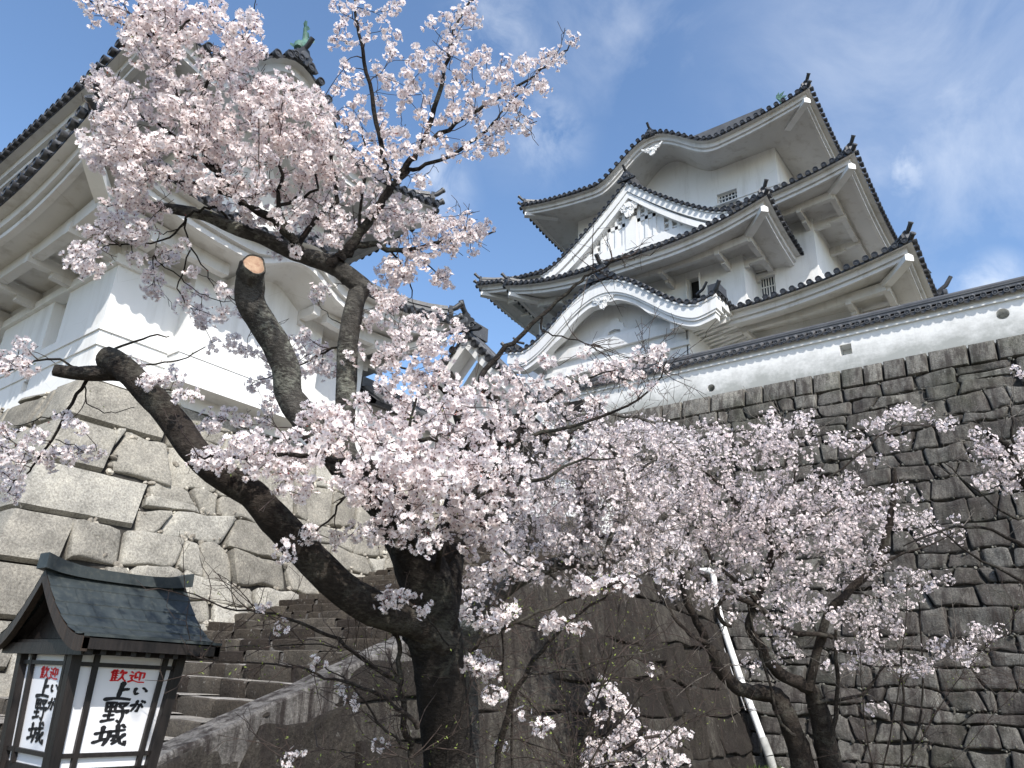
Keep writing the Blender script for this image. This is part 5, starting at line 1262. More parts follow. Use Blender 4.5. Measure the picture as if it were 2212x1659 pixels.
A.limb(m, A.path([(252, 800), (215, 806), (168, 806), (120, 800)], [3.8, 3.78]), None, [.055, .042, .036, .033], 10, .2)
m.build('low_limb', BARKM, ta, 60)
m = MB(); A.limb(m, A.path([(775, 1040), (720, 975), (660, 905), (626, 855), (618, 795), (585, 725), (542, 655), (540, 600), (546, 572)], [3.85, 3.8, 3.75]), None, [.085, .078, .073, .070, .068, .068, .069, .066], 16, .13)
lo = m.build('sawn_limb', BARKL, ta, 60)
m = MB(); c0 = at(549, 572, 3.69); nx_ = nrm(nrm(EYE - c0) * 1.0 + np.array([0, 0, .75]) + CR * .18); xx = nrm(np.cross(nx_, (0, 0, 1.))); yy = np.cross(nx_, xx)
ring_ = lambda r_, h_: [c0 + (xx * math.cos(a) + yy * 1.12 * math.sin(a)) * r_ * (1 + .07 * math.sin(3 * a + 1) + .04 * math.sin(5 * a)) + nx_ * h_ for a in np.linspace(0, 6.283, 25)[:-1]]
m.grid([ring_(.060, -.08), ring_(.061, -.01), ring_(.057, .008), ring_(.050, .003)], closed=True, m=1); m.grid([ring_(.050, .003), ring_(.03, .004)], closed=True); m.add(ring_(.03, .004), [tuple(range(24))])
SAW = Mat('sawn_wood'); _w = SAW.noise(25, 6, .7); _w2 = SAW.noise(8, 3); SAW = SAW.fin(SAW.mix(SAW.rng(_w, .4, .7), SAW.mix(SAW.rng(_w2, .4, .6), (.34, .225, .15), (.43, .31, .215)), (.22, .12, .08)), .8, _w, .3, .005, .1)
m.build('sawn_end', [SAW, BARKL], lo, 40)
m = MB(); A.limb(m, A.path([(768, 1030), (742, 960), (746, 870), (752, 740), (768, 650), (782, 620)], [3.85, 3.95, 4.05]), None, [.07, .060, .054, .051, .051, .053], 16, .11)
A.limb(m, A.path([(790, 630), (772, 612), (731, 580), (690, 562), (649, 552), (610, 535), (564, 512), (500, 490), (444, 466), (380, 452), (321, 444)], [4.05, 4.0, 3.95, 3.9]), None, [.056, .054, .051, .048, .043, .040, .037, .034, .030, .026, .022], 14, .16)
m.build('upright_limb', BARKL, ta, 60)
m = MB()
def br(px, d, r0, r1, n=8, wob=.006):
    r0 *= .76; r1 *= .85; return A.limb(m, A.path(px, d), None, [r0, (r0 + r1) / 2, r1], n, .06, wob, 4)
br([(715, 570), (740, 548), (776, 505), (812, 455), (844, 403)], [3.97, 4.05, 4.1], .038, .026, 10)
br([(844, 403), (833, 360), (824, 318), (803, 205), (786, 113), (770, 40), (762, -30)], [4.1, 4.2, 4.3], .022, .008)
br([(844, 403), (851, 393), (880, 355), (909, 318), (940, 232), (960, 147), (981, 62), (1012, 12), (1022, -8)], [4.1, 4.25, 4.4], .030, .005)
br([(909, 318), (950, 288), (995, 260), (1073, 212), (1152, 164), (1205, 120), (1236, 90)], [4.2, 4.35, 4.5], .020, .004)
br([(848, 398), (875, 375), (902, 362), (995, 325), (1053, 280), (1090, 236), (1128, 198)], [4.12, 4.25, 4.4], .020, .004)
br([(1062, 274), (1073, 273), (1120, 271), (1160, 262)], [4.3, 4.4], .007, .003)
br([(735, 562), (752, 545), (800, 526), (848, 543), (916, 533), (1018, 513), (1070, 500)], [3.98, 4.15, 4.4], .032, .005)
br([(830, 536), (848, 545), (878, 590), (890, 640)], [4.15, 4.2], .010, .004); br([(860, 541), (895, 555), (936, 584), (963, 608)], [4.2, 4.35], .008, .003)
br([(649, 555), (640, 530), (625, 506), (575, 465), (513, 427), (472, 373), (444, 328), (415, 265), (393, 219), (359, 137), (328, 68), (301, 0), (290, -30)], [3.93, 3.8, 3.75, 3.7], .034, .008, 10)
br([(359, 137), (328, 79), (260, 51), (181, -10)], [3.7, 3.65], .010, .004); br([(338, 105), (345, 99), (390, 60), (434, 27), (470, 0)], [3.7, 3.75], .009, .004)
br([(415, 265), (440, 200), (479, 137), (510, 100), (526, 75)], [3.75, 3.8], .014, .005); br([(540, 30), (552, 10), (556, -10)], [3.8], .004, .002)
br([(649, 552), (660, 500), (700, 460), (728, 424), (711, 328), (687, 277), (675, 220)], [3.95, 4.1, 4.2], .022, .005); br([(770, 512), (786, 403), (790, 325), (775, 270)], [4.05, 4.2], .012, .004)
br([(625, 506), (600, 440), (610, 380), (590, 300), (560, 220)], [3.85, 3.9], .018, .005); br([(575, 465), (640, 430), (690, 400), (640, 330)], [3.85, 3.9], .014, .004)
br([(513, 427), (430, 400), (350, 380), (260, 350)], [3.72, 3.65], .016, .005); br([(472, 373), (400, 330), (320, 320), (230, 310)], [3.7, 3.6], .013, .004)
br([(444, 328), (360, 280), (300, 250), (215, 190)], [3.7, 3.65], .011, .004); br([(500, 490), (468, 434), (452, 415)], [3.93, 3.9], .010, .006)
br([(470, 445), (440, 452), (403, 472), (366, 513), (284, 530), (240, 528), (200, 545)], [3.9, 3.7], .010, .003); br([(403, 472), (405, 561), (386, 623), (398, 655)], [3.85, 3.85], .006, .003)
br([(403, 472), (370, 500), (340, 510), (335, 560), (335, 618)], [3.8], .004, .002); br([(405, 520), (424, 554), (450, 600), (478, 660)], [3.85], .006, .002); br([(335, 554), (386, 600), (440, 640), (500, 650)], [3.8, 3.85], .005, .002)
br([(590, 725), (550, 690), (500, 640), (450, 600)], [3.78], .006, .002); br([(610, 760), (560, 700), (520, 670)], [3.78], .005, .002)
br([(239, 772), (252, 752), (328, 725), (366, 726)], [3.8], .012, .003); br([(263, 790), (320, 788), (386, 780), (444, 749)], [3.8, 3.75], .008, .003); br([(280, 812), (297, 822), (369, 845), (410, 855)], [3.8], .007, .003)
br([(185, 812), (185, 828), (147, 889), (103, 965), (60, 1015), (20, 1060)], [3.8, 3.9], .014, .004); br([(172, 800), (160, 790), (113, 773), (62, 787), (0, 804), (-30, 812)], [3.8, 3.85], .010, .003)
br([(182, 830), (190, 870), (240, 890), (290, 880)], [3.8], .005, .002); br([(120, 950), (150, 960), (190, 975)], [3.88], .004, .002); br([(147, 889), (90, 905), (30, 920)], [3.86, 3.9], .005, .003); br([(84, 985), (40, 975), (-20, 985)], [3.9], .004, .002)
br([(1003, 1030), (1040, 965), (1090, 900), (1060, 850), (1040, 830), (1049, 797), (1110, 735), (1187, 668), (1254, 603), (1292, 583), (1351, 550)], [4.3, 4.6, 5.0, 5.2], .042, .006, 10, .01)
br([(1172, 685), (1172, 717), (1228, 729), (1289, 747)], [4.95], .010, .004)
br([(985, 1120), (1040, 1010), (1100, 960), (1200, 930), (1300, 900), (1400, 850), (1440, 780)], [4.2, 4.3, 4.5], .024, .004, 8); br([(1003, 1030), (1080, 1040), (1160, 1040), (1240, 1000), (1330, 990)], [4.2, 4.3], .022, .005)
br([(1100, 960), (1180, 870), (1260, 820), (1330, 800)], [4.35, 4.4], .018, .004); br([(992, 880), (940, 830), (870, 790), (820, 760)], [4.4, 4.1], .016, .004); br([(1012, 960), (930, 950), (850, 960), (780, 950)], [4.3, 3.7], .022, .006)
br([(905, 1215), (860, 1140), (840, 1060), (780, 1010), (700, 990), (600, 985), (500, 990), (430, 985)], [3.85, 3.4, 3.3, 3.3], .03, .005, 10); br([(905, 1210), (880, 1120), (900, 1050), (880, 960), (900, 860)], [3.85, 3.4, 3.4], .024, .005)
br([(940, 1250), (960, 1160), (1000, 1100), (1060, 1060), (1120, 1000)], [3.9, 3.5, 3.5], .022, .005); br([(955, 1230), (1010, 1170), (1060, 1170), (1100, 1200), (1160, 1250)], [4.0, 3.8], .014, .004)
br([(700, 990), (740, 1060), (720, 1110), (660, 1165), (610, 1185)], [3.4, 3.3], .009, .003); br([(700, 1000), (640, 950), (560, 940), (490, 905)], [3.6, 3.9], .010, .003); br([(752, 740), (700, 760), (640, 790), (560, 820)], [4.05, 4.2], .010, .003)
br([(752, 700), (720, 690), (690, 660)], [4.05], .005, .002); br([(970, 1395), (920, 1330), (890, 1310), (850, 1300)], [3.7, 3.6], .006, .003)
br([(301, 0), (260, -180), (420, -420), (700, -700)], [3.7, 3.5, 3.2], .012, .01); br([(1022, -8), (1100, -260), (1150, -600)], [4.4, 3.6], .008, .006)
m.build('branch', BARK, ta, 60)
# blossom clusters: single pompons against the sky, fuller masses elsewhere
R2 = [(590,90),(570,180),(540,260),(620,260),(640,20),(560,30),(730,60),(720,150),(740,230),(830,100),(900,60),(940,20),(850,190),(900,240),(860,230),(900,350),(890,300),(620,430),(590,400),(640,520),(610,490),(700,500),(830,460),(790,430),(860,540),(880,500),(560,570),(580,540),(690,620),(650,650),(820,650),(990,620),(970,590),(950,680),(1060,330),(1020,380),(1000,480),(1080,380),(1100,420),(1040,540),(1010,560),(1130,620),(1100,600),(1180,480),(1200,500),(1160,340),(1250,270),(1300,200),(1270,230),(1240,120),(1150,160),(1280,110),(1380,90),(1350,60),(1400,60),(1430,130),(1360,140),(1300,310),(1340,260),(1240,370),(1210,400),(1360,400),(1390,390),(1310,470),(1350,500),(1460,350),(1490,330),(1440,370),(1280,570),(1290,600),(1430,570),(1400,590),(1360,640),(1480,560),(1500,480),(1490,450),(1560,470),(1590,510),(1620,400),(1610,470),(1620,530),(1700,440),(1720,400),(1760,390),(1740,420),(1870,360),(1840,400),(1940,340),(1960,390),(1900,380),(1820,540),(1790,510),(1750,560),(1860,560),(1700,570),(1620,600),(1560,640),(1500,640),(1640,680),(1710,690),(1680,670),(1580,830),(1560,820),(1740,810),(1700,800),(1790,760),(1660,790),(1600,780),(1480,800),(1430,780),(1380,720),(1420,700),(1240,760),(1200,760),(1300,720),(1280,690),(1100,740),(1080,720),(960,790),(970,840),(930,830),(1190,880),(1090,880),(1110,830),(960,950),(1250,960),(1280,990),(1380,950),(1420,920),(1500,920),(1480,880),(1590,940),(1560,960),(1430,980),(2040,250),(1060,1140),(1090,1160),(840,760),(830,720),(690,750),(720,720),(760,860),(870,820),(880,880),(820,900),(680,850),(900,960),(1000,920),(1050,960),(1150,920),(1330,930)]
C = [at(540 + .3418 * x, .3418 * y, 4.2 + .15 * math.sin(x * .01) + A.rg.normal() * .12) for x, y in R2]
TOP = [(215, 12, 45, 24, 7, 3.62, 40), (275, 50, 60, 30, 12, 3.62, 35), (330, 25, 50, 35, 11, 3.65), (385, 25, 35, 35, 9, 3.7), (420, 50, 45, 30, 9, 3.75), (455, 20, 30, 30, 6, 3.75), (300, 105, 45, 22, 7, 3.65, 30), (350, 120, 40, 30, 8, 3.7), (395, 85, 35, 25, 7, 3.72), (355, 75, 30, 25, 5, 3.7),
 (510, 60, 50, 26, 9, 3.8, -40), (545, 95, 26, 28, 6, 3.8), (490, 115, 36, 24, 7, 3.8), (535, 45, 26, 18, 4, 3.8), (470, 165, 30, 24, 6, 3.8), (520, 125, 30, 24, 5, 3.85), (560, 60, 10, 10, 1, 3.8), (450, 140, 22, 22, 4, 3.8),
 (225, 185, 40, 22, 7, 3.65, 40), (270, 200, 36, 22, 6, 3.66), (205, 165, 14, 14, 1, 3.65), (240, 215, 24, 24, 4, 3.66), (330, 195, 45, 20, 7, 3.68), (390, 190, 50, 25, 8, 3.72), (430, 215, 40, 24, 7, 3.74), (360, 160, 30, 20, 4, 3.7),
 (255, 265, 60, 30, 12, 3.62), (330, 235, 55, 30, 13, 3.66), (400, 240, 50, 30, 12, 3.7), (455, 265, 45, 32, 11, 3.72), (225, 305, 45, 32, 10, 3.6), (290, 310, 60, 34, 15, 3.6), (360, 300, 60, 36, 16, 3.64), (430, 320, 55, 36, 14, 3.68), (495, 320, 50, 40, 13, 3.72), (545, 350, 45, 42, 12, 3.74),
 (210, 330, 30, 26, 6, 3.6), (250, 350, 45, 26, 9, 3.6), (320, 365, 55, 28, 12, 3.62), (395, 385, 60, 30, 13, 3.66), (470, 395, 55, 30, 12, 3.7), (545, 400, 50, 30, 10, 3.74), (285, 400, 40, 30, 8, 3.62), (300, 440, 38, 22, 6, 3.64), (265, 430, 25, 18, 4, 3.62),
 (235, 470, 36, 22, 6, 3.62), (220, 500, 34, 18, 5, 3.6), (190, 525, 30, 18, 5, 3.6), (180, 570, 30, 16, 5, 3.6), (205, 575, 25, 12, 3, 3.6), (280, 510, 40, 22, 5, 3.65), (320, 470, 40, 25, 5, 3.68), (310, 500, 20, 15, 2, 3.7), (330, 590, 20, 10, 3, 3.8), (335, 628, 22, 12, 3, 3.8), (300, 552, 30, 12, 2, 3.7), (390, 545, 25, 14, 2, 3.85), (350, 545, 24, 12, 2, 3.8), (490, 625, 14, 12, 2, 3.8), (420, 580, 14, 12, 1, 3.85),
 (540, 185, 45, 30, 9, 3.9), (600, 190, 50, 34, 10, 4.0), (560, 240, 55, 38, 13, 3.9), (620, 260, 55, 40, 14, 3.95), (680, 230, 45, 36, 10, 4.05), (590, 300, 55, 36, 12, 3.9), (660, 315, 60, 38, 14, 4.0), (730, 290, 50, 40, 12, 4.1), (770, 340, 50, 36, 11, 4.15), (700, 360, 55, 32, 11, 4.05), (640, 370, 50, 32, 10, 3.95), (830, 360, 40, 32, 8, 4.2),
 (620, 430, 50, 28, 8, 3.9), (680, 430, 45, 30, 8, 4.0), (740, 420, 45, 30, 8, 4.1), (800, 420, 36, 26, 6, 4.15), (860, 440, 36, 24, 6, 4.2), (660, 480, 45, 24, 7, 3.95), (720, 480, 50, 28, 10, 4.0), (780, 475, 50, 30, 10, 4.05), (840, 490, 50, 28, 9, 4.1), (900, 480, 50, 26, 9, 4.2), (960, 490, 50, 30, 10, 4.3), (1010, 490, 40, 28, 9, 4.35), (1040, 495, 22, 16, 3, 4.4), (900, 530, 50, 24, 7, 4.25), (960, 545, 50, 22, 7, 4.3), (1000, 530, 34, 18, 4, 4.3), (640, 235, 55, 40, 9, 3.85), (560, 200, 55, 30, 7, 3.85), (610, 330, 60, 40, 9, 3.85), (690, 290, 50, 40, 8, 3.95), (520, 250, 45, 34, 8, 3.8), (680, 390, 50, 30, 7, 3.95), (545, 465, 40, 22, 5, 3.9), (500, 430, 40, 20, 4, 3.8), (590, 480, 40, 24, 5, 3.9), (620, 535, 30, 18, 3, 3.9), (700, 520, 36, 20, 4, 4.0),
 (835, 575, 26, 20, 5, 4.15), (850, 600, 24, 26, 6, 4.2), (880, 580, 22, 24, 4, 4.2), (835, 640, 30, 26, 6, 4.2), (870, 600, 18, 22, 3, 4.2), (950, 595, 22, 18, 4, 4.35), (965, 605, 14, 10, 2, 4.35), (905, 560, 30, 14, 3, 4.2)]
LOW = [(500, 985, 75, 34, 14, 3.35), (450, 990, 36, 22, 5, 3.4), (590, 1000, 70, 40, 15, 3.3), (560, 955, 60, 26, 8, 3.4), (650, 960, 60, 42, 13, 3.35), (640, 1050, 46, 26, 7, 3.2), (700, 915, 55, 40, 11, 3.5), (750, 960, 60, 45, 15, 3.4), (790, 905, 55, 40, 12, 3.5), (840, 960, 60, 48, 16, 3.35), (880, 890, 60, 45, 14, 3.5), (920, 960, 60, 48, 16, 3.35), (980, 900, 60, 50, 16, 3.6), (1000, 980, 60, 50, 16, 3.4), (1060, 930, 60, 48, 14, 3.7), (800, 1040, 55, 36, 10, 3.25), (870, 1040, 55, 40, 12, 3.2), (940, 1040, 55, 42, 12, 3.25), (1010, 1060, 55, 42, 12, 3.3), (1070, 1020, 55, 44, 12, 3.5), (740, 1030, 36, 24, 5, 3.25), (775, 1080, 24, 16, 3, 3.2), (880, 1110, 60, 30, 9, 3.25), (950, 1110, 55, 34, 10, 3.3), (1040, 1110, 50, 34, 9, 3.4), (1100, 1070, 44, 36, 7, 3.5), (790, 1150, 40, 18, 5, 3.25), (845, 1155, 45, 20, 6, 3.25), (920, 1165, 34, 18, 4, 3.3), (1000, 1160, 46, 26, 6, 3.6), (1060, 1160, 40, 24, 5, 3.6), (1130, 1225, 34, 20, 5, 3.8), (1080, 1210, 30, 16, 3, 3.8), (1050, 1240, 40, 22, 5, 3.9),
 (860, 820, 55, 34, 10, 3.9), (920, 810, 50, 36, 10, 4.1), (970, 850, 50, 40, 10, 4.1), (1030, 860, 50, 36, 9, 4.2), (830, 770, 40, 24, 6, 3.9), (890, 745, 50, 26, 8, 4.0), (950, 750, 45, 26, 8, 4.2), (985, 715, 24, 20, 4, 4.3), (930, 700, 30, 24, 5, 4.1), (870, 700, 40, 22, 5, 4.0), (810, 700, 26, 20, 3, 3.95), (850, 655, 34, 18, 4, 4.1), (770, 760, 24, 16, 3, 3.95), (1090, 830, 44, 28, 7, 4.3), (1140, 870, 46, 34, 8, 4.3), (1120, 920, 50, 36, 8, 4.2), (1180, 840, 44, 26, 6, 4.4), (1230, 830, 44, 26, 6, 4.4), (1290, 805, 40, 22, 6, 4.4), (1260, 870, 44, 22, 5, 4.4), (1330, 800, 40, 20, 5, 4.4), (1390, 775, 34, 20, 5, 4.45), (1425, 755, 16, 14, 3, 4.45), (1380, 830, 36, 16, 4, 4.45), (1440, 800, 16, 10, 1, 4.45), (1265, 768, 8, 8, 1, 4.4), (1180, 780, 20, 14, 2, 4.3), (1110, 790, 20, 14, 2, 4.3), (1190, 930, 50, 34, 7, 4.4), (1270, 930, 46, 24, 4, 4.4),
 (480, 910, 46, 20, 6, 4.1), (440, 930, 34, 16, 4, 4.0), (545, 915, 36, 18, 4, 4.1), (600, 880, 36, 18, 3, 4.1), (560, 830, 40, 20, 4, 4.3), (500, 740, 50, 20, 5, 4.2), (560, 770, 40, 20, 4, 4.25), (620, 800, 40, 22, 4, 4.25), (680, 775, 34, 24, 6, 4.2), (660, 740, 30, 16, 4, 4.2), (700, 800, 30, 22, 5, 4.15), (440, 680, 40, 12, 4, 4.0), (420, 640, 24, 12, 2, 4.0), (460, 695, 30, 12, 3, 4.0), (680, 640, 20, 14, 3, 4.1), (395, 650, 16, 16, 2, 3.9), (300, 790, 16, 18, 2, 3.8), (340, 830, 30, 14, 4, 3.8), (400, 855, 26, 10, 3, 3.8), (370, 815, 16, 12, 2, 3.8), (530, 690, 40, 14, 3, 4.2),
 (615, 1185, 18, 16, 3, 3.3), (672, 1155, 24, 14, 4, 3.3), (722, 1165, 14, 10, 2, 3.3), (860, 1298, 40, 16, 7, 3.55), (912, 1320, 8, 6, 1, 3.6), (1010, 1185, 26, 14, 3, 3.7),
 (60, 752, 26, 12, 3, 3.85), (25, 775, 24, 14, 3, 3.85), (55, 802, 16, 10, 2, 3.85), (5, 800, 12, 16, 2, 3.9), (105, 780, 20, 8, 1, 3.8), (12, 960, 30, 40, 6, 3.95), (25, 1010, 36, 30, 7, 3.95), (60, 980, 36, 20, 5, 3.9), (20, 1060, 26, 20, 4, 3.95), (85, 940, 26, 14, 3, 3.9), (140, 975, 30, 12, 4, 3.9), (190, 975, 16, 12, 2, 3.9), (140, 905, 18, 14, 2, 3.85), (100, 1000, 20, 12, 2, 3.9), (180, 930, 14, 8, 1, 3.85)]
C += scatter(A.rg, TOP, .13) + scatter(A.rg, LOW, .14)
over = [np.array([A.rg.uniform(-2.9, .2), A.rg.uniform(-.9, 1.5), A.rg.uniform(4.3, 5.3)]) for _ in range(190)]  # unseen clusters added overhead to dapple the lantern with shade
over = [p for p in over if math.degrees(math.atan2(p[2] - 1.6, math.hypot(p[0], p[1]))) > 57]
A.attach(C, .0042, .0020); 
A.clusters([c for c in C if A.rg.random() < .95], (9, 16), (.016, .05))
Co = over; A.attach(Co, .006, .003, maxlen=9); A.clusters(Co, (8, 13), (.02, .07))
A.bare(160, .22, lambda p: 600 < 1e9); A.bare(60, .35, lambda p: 3.8 < p[1] < 5.2 and p[2] > 3 and p[0] > -2.9)
two = A.tw.build('twig', TWIG, ta); tag(two, None, kind='stuff')
bl = flowers('blossom', A.fl, .0355, BLOSSOM, ta, A.rg); tag(bl, None, kind='stuff')
m = MB(); idx = A.rg.integers(0, len(A.sk), 900); buds(m, [A.sk[i] for i in idx], A.rg, .014, .012); o = m.build('flower_bud', REDBUD, ta); tag(o, None, kind='stuff')
m = MB(); idx = A.rg.integers(0, len(A.sk), 500); buds(m, [A.sk[i] for i in idx], A.rg, .016, .012); o = m.build('leaf_bud', BUD, ta); tag(o, None, kind='stuff')

# ---- second tree standing behind the first, reaching right
B = Tree(8, BARKL, TWIGG)
tb_ = thing('cherry_tree', at(1000, 1660, 7.2) * np.array([1, 1, 0]), 'cherry tree half hidden behind the big trunk, grey lichened limbs spreading right', 'tree', 'cherry trees in blossom')
m = MB(); b0 = at(1002, 1600, 7.2)
B.limb(m, [np.array([b0[0], b0[1], -.1]), b0] + B.path([(1000, 1480), (1012, 1360), (1050, 1305)], [7.2, 7.0]), None, [.17, .15, .14, .12, .11], 12, .12)
B.limb(m, B.path([(1030, 1330), (1098, 1268), (1160, 1235), (1234, 1212), (1303, 1216), (1350, 1185), (1399, 1150), (1440, 1110)], [7.0, 6.9, 6.8]), None, [.09, .075, .065, .06, .05, .04, .03], 10, .14)
m.build('trunk', BARKL, tb_, 60); m = MB()
def bb(px, d, r0, r1, n=8): return B.limb(m, B.path(px, d), None, [r0, (r0 + r1) / 2, r1], n, .12, .012, 4)
bb([(1234, 1212), (1262, 1143), (1265, 1099), (1250, 1040), (1230, 980), (1222, 920), (1222, 869)], [6.9, 6.8], .04, .03); bb([(1154, 955), (1190, 938), (1226, 930), (1278, 930), (1322, 971), (1346, 1025), (1350, 1060)], [6.6, 6.6], .035, .02)
bb([(1222, 900), (1237, 902), (1278, 892), (1350, 899), (1420, 915)], [6.7], .025, .012); bb([(1150, 1240), (1140, 1150), (1160, 1060), (1180, 990)], [6.9, 6.7], .03, .01); bb([(1303, 1216), (1330, 1130), (1360, 1060), (1400, 1000), (1450, 950)], [6.8, 6.9], .025, .008); bb([(1262, 1143), (1310, 1090), (1350, 1040)], [6.8], .02, .008)
bb([(1110, 1255), (1080, 1200), (1100, 1150)], [6.9, 6.8], .02, .008); bb([(1265, 1099), (1200, 1060), (1140, 1020)], [6.8, 6.7], .018, .008)
m.build('branch', BARKL, tb_, 60)
BLB = [(1160, 1000, 60, 50, 22, 6.6), (1220, 1060, 70, 50, 26, 6.6), (1290, 1000, 70, 60, 28, 6.7), (1160, 1100, 60, 50, 20, 6.6), (1240, 1140, 70, 40, 20, 6.7), (1330, 1080, 70, 50, 24, 6.7), (1310, 940, 60, 36, 16, 6.7), (1380, 1010, 70, 50, 22, 6.8), (1390, 930, 60, 30, 14, 6.8), (1180, 1180, 60, 26, 10, 6.8), (1330, 1160, 60, 26, 10, 6.8), (1420, 1080, 60, 40, 14, 6.8), (1120, 1200, 40, 20, 6, 6.8), (1060, 1250, 50, 26, 8, 6.8), (1030, 1290, 40, 26, 6, 6.8), (1250, 900, 50, 24, 8, 6.7), (1460, 960, 50, 34, 10, 6.9), (1200, 880, 40, 20, 5, 6.6), (1420, 1140, 50, 24, 8, 6.9), (1270, 1190, 70, 30, 14, 6.8), (1380, 1180, 70, 30, 14, 6.9), (1180, 1240, 60, 22, 8, 6.8), (1100, 1140, 50, 40, 12, 6.7), (1440, 1190, 50, 30, 10, 6.9), (1330, 1230, 60, 20, 7, 6.8)]
C = scatter(B.rg, BLB, .35); B.attach(C, .006, .0028); B.clusters(C, (13, 22), (.03, .10)); B.bare(420, .5, None, .005, .002)
tag(B.tw.build('twig', TWIGG, tb_), None, kind='stuff'); tag(flowers('blossom', B.fl, .042, BLOSSOM2, tb_, B.rg, True), None, kind='stuff')

# ---- third tree with twin trunks before the dark wall
Ct = Tree(19, BARKM, TWIGG)
c_ = at(1765, 1660, 11.5); tc_ = thing('cherry_tree', (c_[0], c_[1], 0), 'cherry tree with forked dark twin trunks in front of the dark stone wall', 'tree', 'cherry trees in blossom')
def cl_(name, items, bark):
    m = MB()
    for px, d, r, n in items: Ct.limb(m, Ct.path(px, d), None, r, n, .12, .01, 4)
    m.build(name, bark, tc_, 60)
cl_('trunk', [([(1752, 1740), (1740, 1680), (1716, 1588), (1690, 1525), (1668, 1500), (1610, 1492), (1569, 1465), (1548, 1434), (1528, 1389), (1507, 1345), (1480, 1290), (1474, 1240)], [11.5, 11.4, 11.0], [.20, .18, .16, .145, .115, .105, .095, .085, .07, .055, .045, .035], 12)], BARKM)
cl_('trunk', [([(1812, 1740), (1798, 1680), (1777, 1570), (1764, 1519), (1747, 1485), (1695, 1461), (1661, 1430), (1636, 1385), (1617, 1352), (1634, 1297), (1658, 1236), (1664, 1171), (1637, 1133), (1593, 1092)], [11.5, 11.3, 11.2], [.20, .185, .165, .135, .105, .09, .08, .07, .06, .052, .047, .04, .035, .026], 12)], BARKM)
cl_('branch', [([(1747, 1490), (1784, 1341), (1832, 1277), (1880, 1236), (1914, 1160), (1924, 1109), (1931, 1040), (1931, 1010)], [11.3, 11.4], [.07, .06, .06, .055, .05, .04, .03], 10),
 ([(1593, 1092), (1565, 1051), (1524, 1023), (1490, 992), (1450, 960)], [11.2], [.03, .015], 8), ([(1800, 1380), (1784, 1372), (1702, 1362), (1647, 1318), (1603, 1294), (1570, 1288), (1551, 1310), (1556, 1340), (1580, 1352)], [11.2], [.03, .04, .035, .03], 8), ([(1747, 1485), (1762, 1420), (1784, 1372)], [11.3], [.05, .03], 8),
 ([(1474, 1240), (1440, 1180), (1405, 1150), (1382, 1099), (1360, 1040)], [11.0], [.04, .015], 8), ([(1528, 1389), (1490, 1370), (1456, 1330), (1430, 1290)], [11.0], [.04, .015], 8), ([(1658, 1236), (1700, 1180), (1760, 1130), (1830, 1080), (1900, 1050)], [11.2, 11.4], [.03, .01], 8), ([(1634, 1297), (1560, 1230), (1520, 1180), (1500, 1120)], [11.2], [.035, .015], 8),
 ([(1880, 1236), (1940, 1200), (2000, 1180), (2060, 1150)], [11.4], [.025, .008], 8), ([(1832, 1277), (1900, 1290), (1960, 1270), (2010, 1240)], [11.4], [.02, .007], 8), ([(1764, 1519), (1859, 1502), (1900, 1450), (1945, 1400)], [11.3], [.03, .02, .012], 8), ([(1800, 1588), (1808, 1500), (1806, 1400), (1805, 1360)], [11.2], [.035, .03, .02], 8),
 ([(1664, 1171), (1700, 1080), (1720, 1010), (1712, 930)], [11.2], [.02, .007], 8), ([(1700, 1080), (1780, 1040), (1860, 980), (1940, 920), (2040, 925)], [11.3], [.02, .006], 8), ([(1948, 1660), (1948, 1500), (1946, 1420)], [10.8], [.02, .015], 6), ([(1960, 1660), (1990, 1540), (1992, 1400), (1985, 1300)], [10.8], [.018, .01], 6), ([(1716, 1588), (1680, 1545), (1640, 1400), (1600, 1250)], [11.2], [.03, .012], 8)], BARKM)
